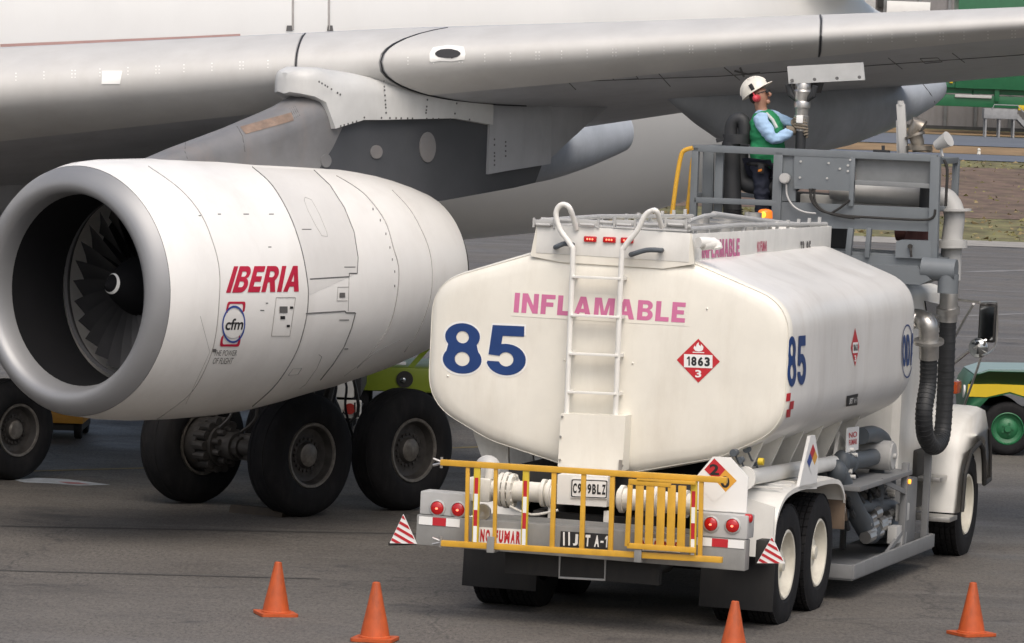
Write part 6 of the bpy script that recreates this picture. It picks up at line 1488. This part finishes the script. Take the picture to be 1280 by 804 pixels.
mb = MB(); mb.box(Ox(40), Ox(102), .1, 1.4, Oz(529) - .1, Oz(529) - .002); mb.build('chassis', M['chassis'], ov_)
for x in (-.25, .28):
    for y in (.25, 1.2): wheel_simple(ov_, x, y, .17, .1)

# ------------------------------------------------------------------ far side: warehouse, raised green truck body, steps
BYY = 262.0; zb = hill_z(260); bx0 = pix(930, 165, BYY).x; bx1 = bx0 + 60
wm_ = empty('warehouse', Matrix.Translation((bx0, BYY, zb))); tag(wm_, 'grey corrugated warehouse far beyond the grass', 'warehouse')
mb = MB(); n = 300; vs = []
for i in range(n * 2 + 1): vs += [(60 * i / (2 * n), (.0 if i % 4 in (0, 1) else .035), 0), (60 * i / (2 * n), (.0 if i % 4 in (0, 1) else .035), 10.5)]
mb.add(vs, [(2 * i, 2 * i + 2, 2 * i + 3, 2 * i + 1) for i in range(n * 2)]); mb.box(0, 60, .2, 25, 0, 10.4); mb.build('wall', mat('lilac_grey_cladding', (.235, .225, .225), .6, var=.12, scale=.6, stain=.3, stain_col=(.12, .11, .1)), wm_)
mb = MB(); mb.box(-.6, 60.6, -.6, 25.6, 10.5, 11.0, .05); mb.build('roof', M['lightgrey'], wm_)
for x in (955, 1000, 1045, 1100, 1144, 1181, 1219, 1262, 1300, 1345, 1400):
    X_ = pix(x, 150, BYY).x - bx0; mb = MB(); mb.box(X_ - .08, X_ + .08, -.15, .0, 0, 10.4, .01); mb.build('wall_post', M['grey'], wm_)
mb = MB(); mb.box(0, 60, -.2, -.0, 0, .22); mb.build('plinth', mat('dark_plinth', (.06, .06, .06), .8, var=.3), wm_)
def wp4(name, x0, x1, y0, y1, m, Y=BYY - .25): 
    a, b = pix(x0, y1, Y), pix(x1, y0, Y); mb = MB(); mb.box(a.x - bx0, b.x - bx0, -.3, -.12, a.z - zb, b.z - zb, .01); return mb.build(name, M[m], wm_)
wp4('wall_panel', 1064, 1095, -10, 14, 'lightgrey'); wp4('doorway', 1097, 1105, -10, 9, 'chassis'); wp4('wall_panel', 1108, 1163, 3, 18, 'signwhite')
GYY = 254.0; gc = pix(1250, 165, GYY); gzb = hill_z(GYY)
hg = empty('catering_truck', Matrix.Translation((gc.x, GYY, gzb))); tag(hg, 'dark green raised catering truck body with white lettering by the warehouse', 'truck')
def hp(x, y, dy=0): p = pix(x, y, GYY); return Vector((p.x - gc.x, dy, p.z - gzb))
def hbox(name, x0, x1, y0, y1, d0, d1, m, bev=.02, par=None):
    a, b = hp(x0, y1), hp(x1, y0); mb = MB(); mb.box(a.x, b.x, d0, d1, a.z, b.z, bev); return mb.build(name, M[m], par or hg)
hb_ = hbox('container_body', 1194, 1400, -4, 110, 0, 2.6, 'green'); hbox('underframe', 1168, 1400, 126, 132, .2, 2.3, 'green'); hbox('underframe', 1180, 1400, 110, 116, .3, 2.2, 'green')
hbox('frame_post', 1243, 1250, 104, 127, .1, .4, 'green'); hbox('frame_post', 1215, 1218, 112, 127, .3, .5, 'green'); hbox('frame_post', 1168, 1172, 100, 127, .3, .5, 'green')
hbox('deck_plate', 1172, 1194, 104, 109, .1, 2.2, 'green')
hbox('yellow_post', 1187, 1192, 84, 104, .0, .2, 'farm_yellow'); hbox('yellow_post', 1168, 1172, 82, 95, .2, .4, 'farm_yellow'); hbox('yellow_brace', 1273, 1284, 132, 138, .0, .3, 'farm_yellow')
hbox('deck_rail', 1194, 1240, 119.5, 121.5, .1, .2, 'lightgrey', .005); hbox('chassis', 1300, 1400, 138, 155, .3, 2.3, 'chassis'); hbox('cab', 1385, 1425, 95, 155, .2, 2.4, 'green')
for x in (1310, 1385):
    for y in (.4, 2.0): mb = MB(); c = hp(x, 160); c.z = .5; c.y = y; mb.cyl(c - V(0, .15, 0), c + V(0, .15, 0), .5, N=24); mb.build('wheel', M['tyre'], hg)
mb = MB()
for sg in (0, 1):
    mb.beam(hp(1300, 138, .5 + sg), hp(1390, 132, .5 + sg), .15, .15)
mb.build('scissor_lift', M['grey'], hg)
bh = bvh_of(hb_, Matrix.Translation((gc.x, GYY, gzb)))
decal('truck_lettering', text_polys('Servicios', .02, .15, 2), [(1250, 70), (1292, 72), (1290, 87), (1248, 85)], bh, M['signwhite'], hb_, Matrix.Translation((-gc.x, -GYY, -gzb)), .02)
SY = 250.0; scn = pix(1255, 165, SY); szb = hill_z(SY)
M['stepgrey'] = mat('weathered_grey_steps', (.27, .275, .28), .6, var=.2)
st = empty('boarding_steps', Matrix.Translation((scn.x, SY, szb))); tag(st, 'pale grey mobile steps standing below the green truck body', 'steps')
def sp2(x, y, dy=0): p = pix(x, y, SY); return Vector((p.x - scn.x, dy, p.z - szb))
mb = MB(); a, b = sp2(1230, 148), sp2(1272, 137); mb.box(a.x, b.x, 0, 1.2, a.z, b.z, .02); mb.build('platform', M['stepgrey'], st)
mb = MB()
for i in range(9):
    t = i / 8; p = sp2(1268 + 24 * t, 140 + 27 * t); mb.box(p.x - .15, p.x + .15, .1, 1.1, p.z - .04, p.z, .005)
mb.beam(sp2(1268, 142, .05), sp2(1294, 170, .05), .05, .2); mb.beam(sp2(1268, 142, 1.15), sp2(1294, 170, 1.15), .05, .2); mb.build('stair_flight', M['stepgrey'], st)
mb = MB()
for x in (1233, 1250, 1268):
    for d in (.1, 1.1): p = sp2(x, 146, d); mb.cut().beam(p, Vector((p.x, d, 0)), .08, .08)
mb.build_each('support_leg', M['stepgrey'], st)
mb = MB(); mb.tube([sp2(1240, 137, 0), sp2(1243, 131, 0), sp2(1272, 132, 0), sp2(1296, 158, 0)], .03, 6); mb.build('handrail', M['stepgrey'], st)
mp_ = row_Y(194); pp_ = pix(1223.5, 194, mp_); mb = MB(); zb2 = hill_z(mp_) + .03
mb.cyl((pp_.x, mp_, zb2), (pp_.x, mp_, zb2 + .18), .09, .06, N=12); mb.sphere((pp_.x, mp_, zb2 + .2), .08, 12, 8); tag(mb.build('marker_post', M['dirtywhite']), 'tiny pale edge marker beside the grey service road', 'marker')
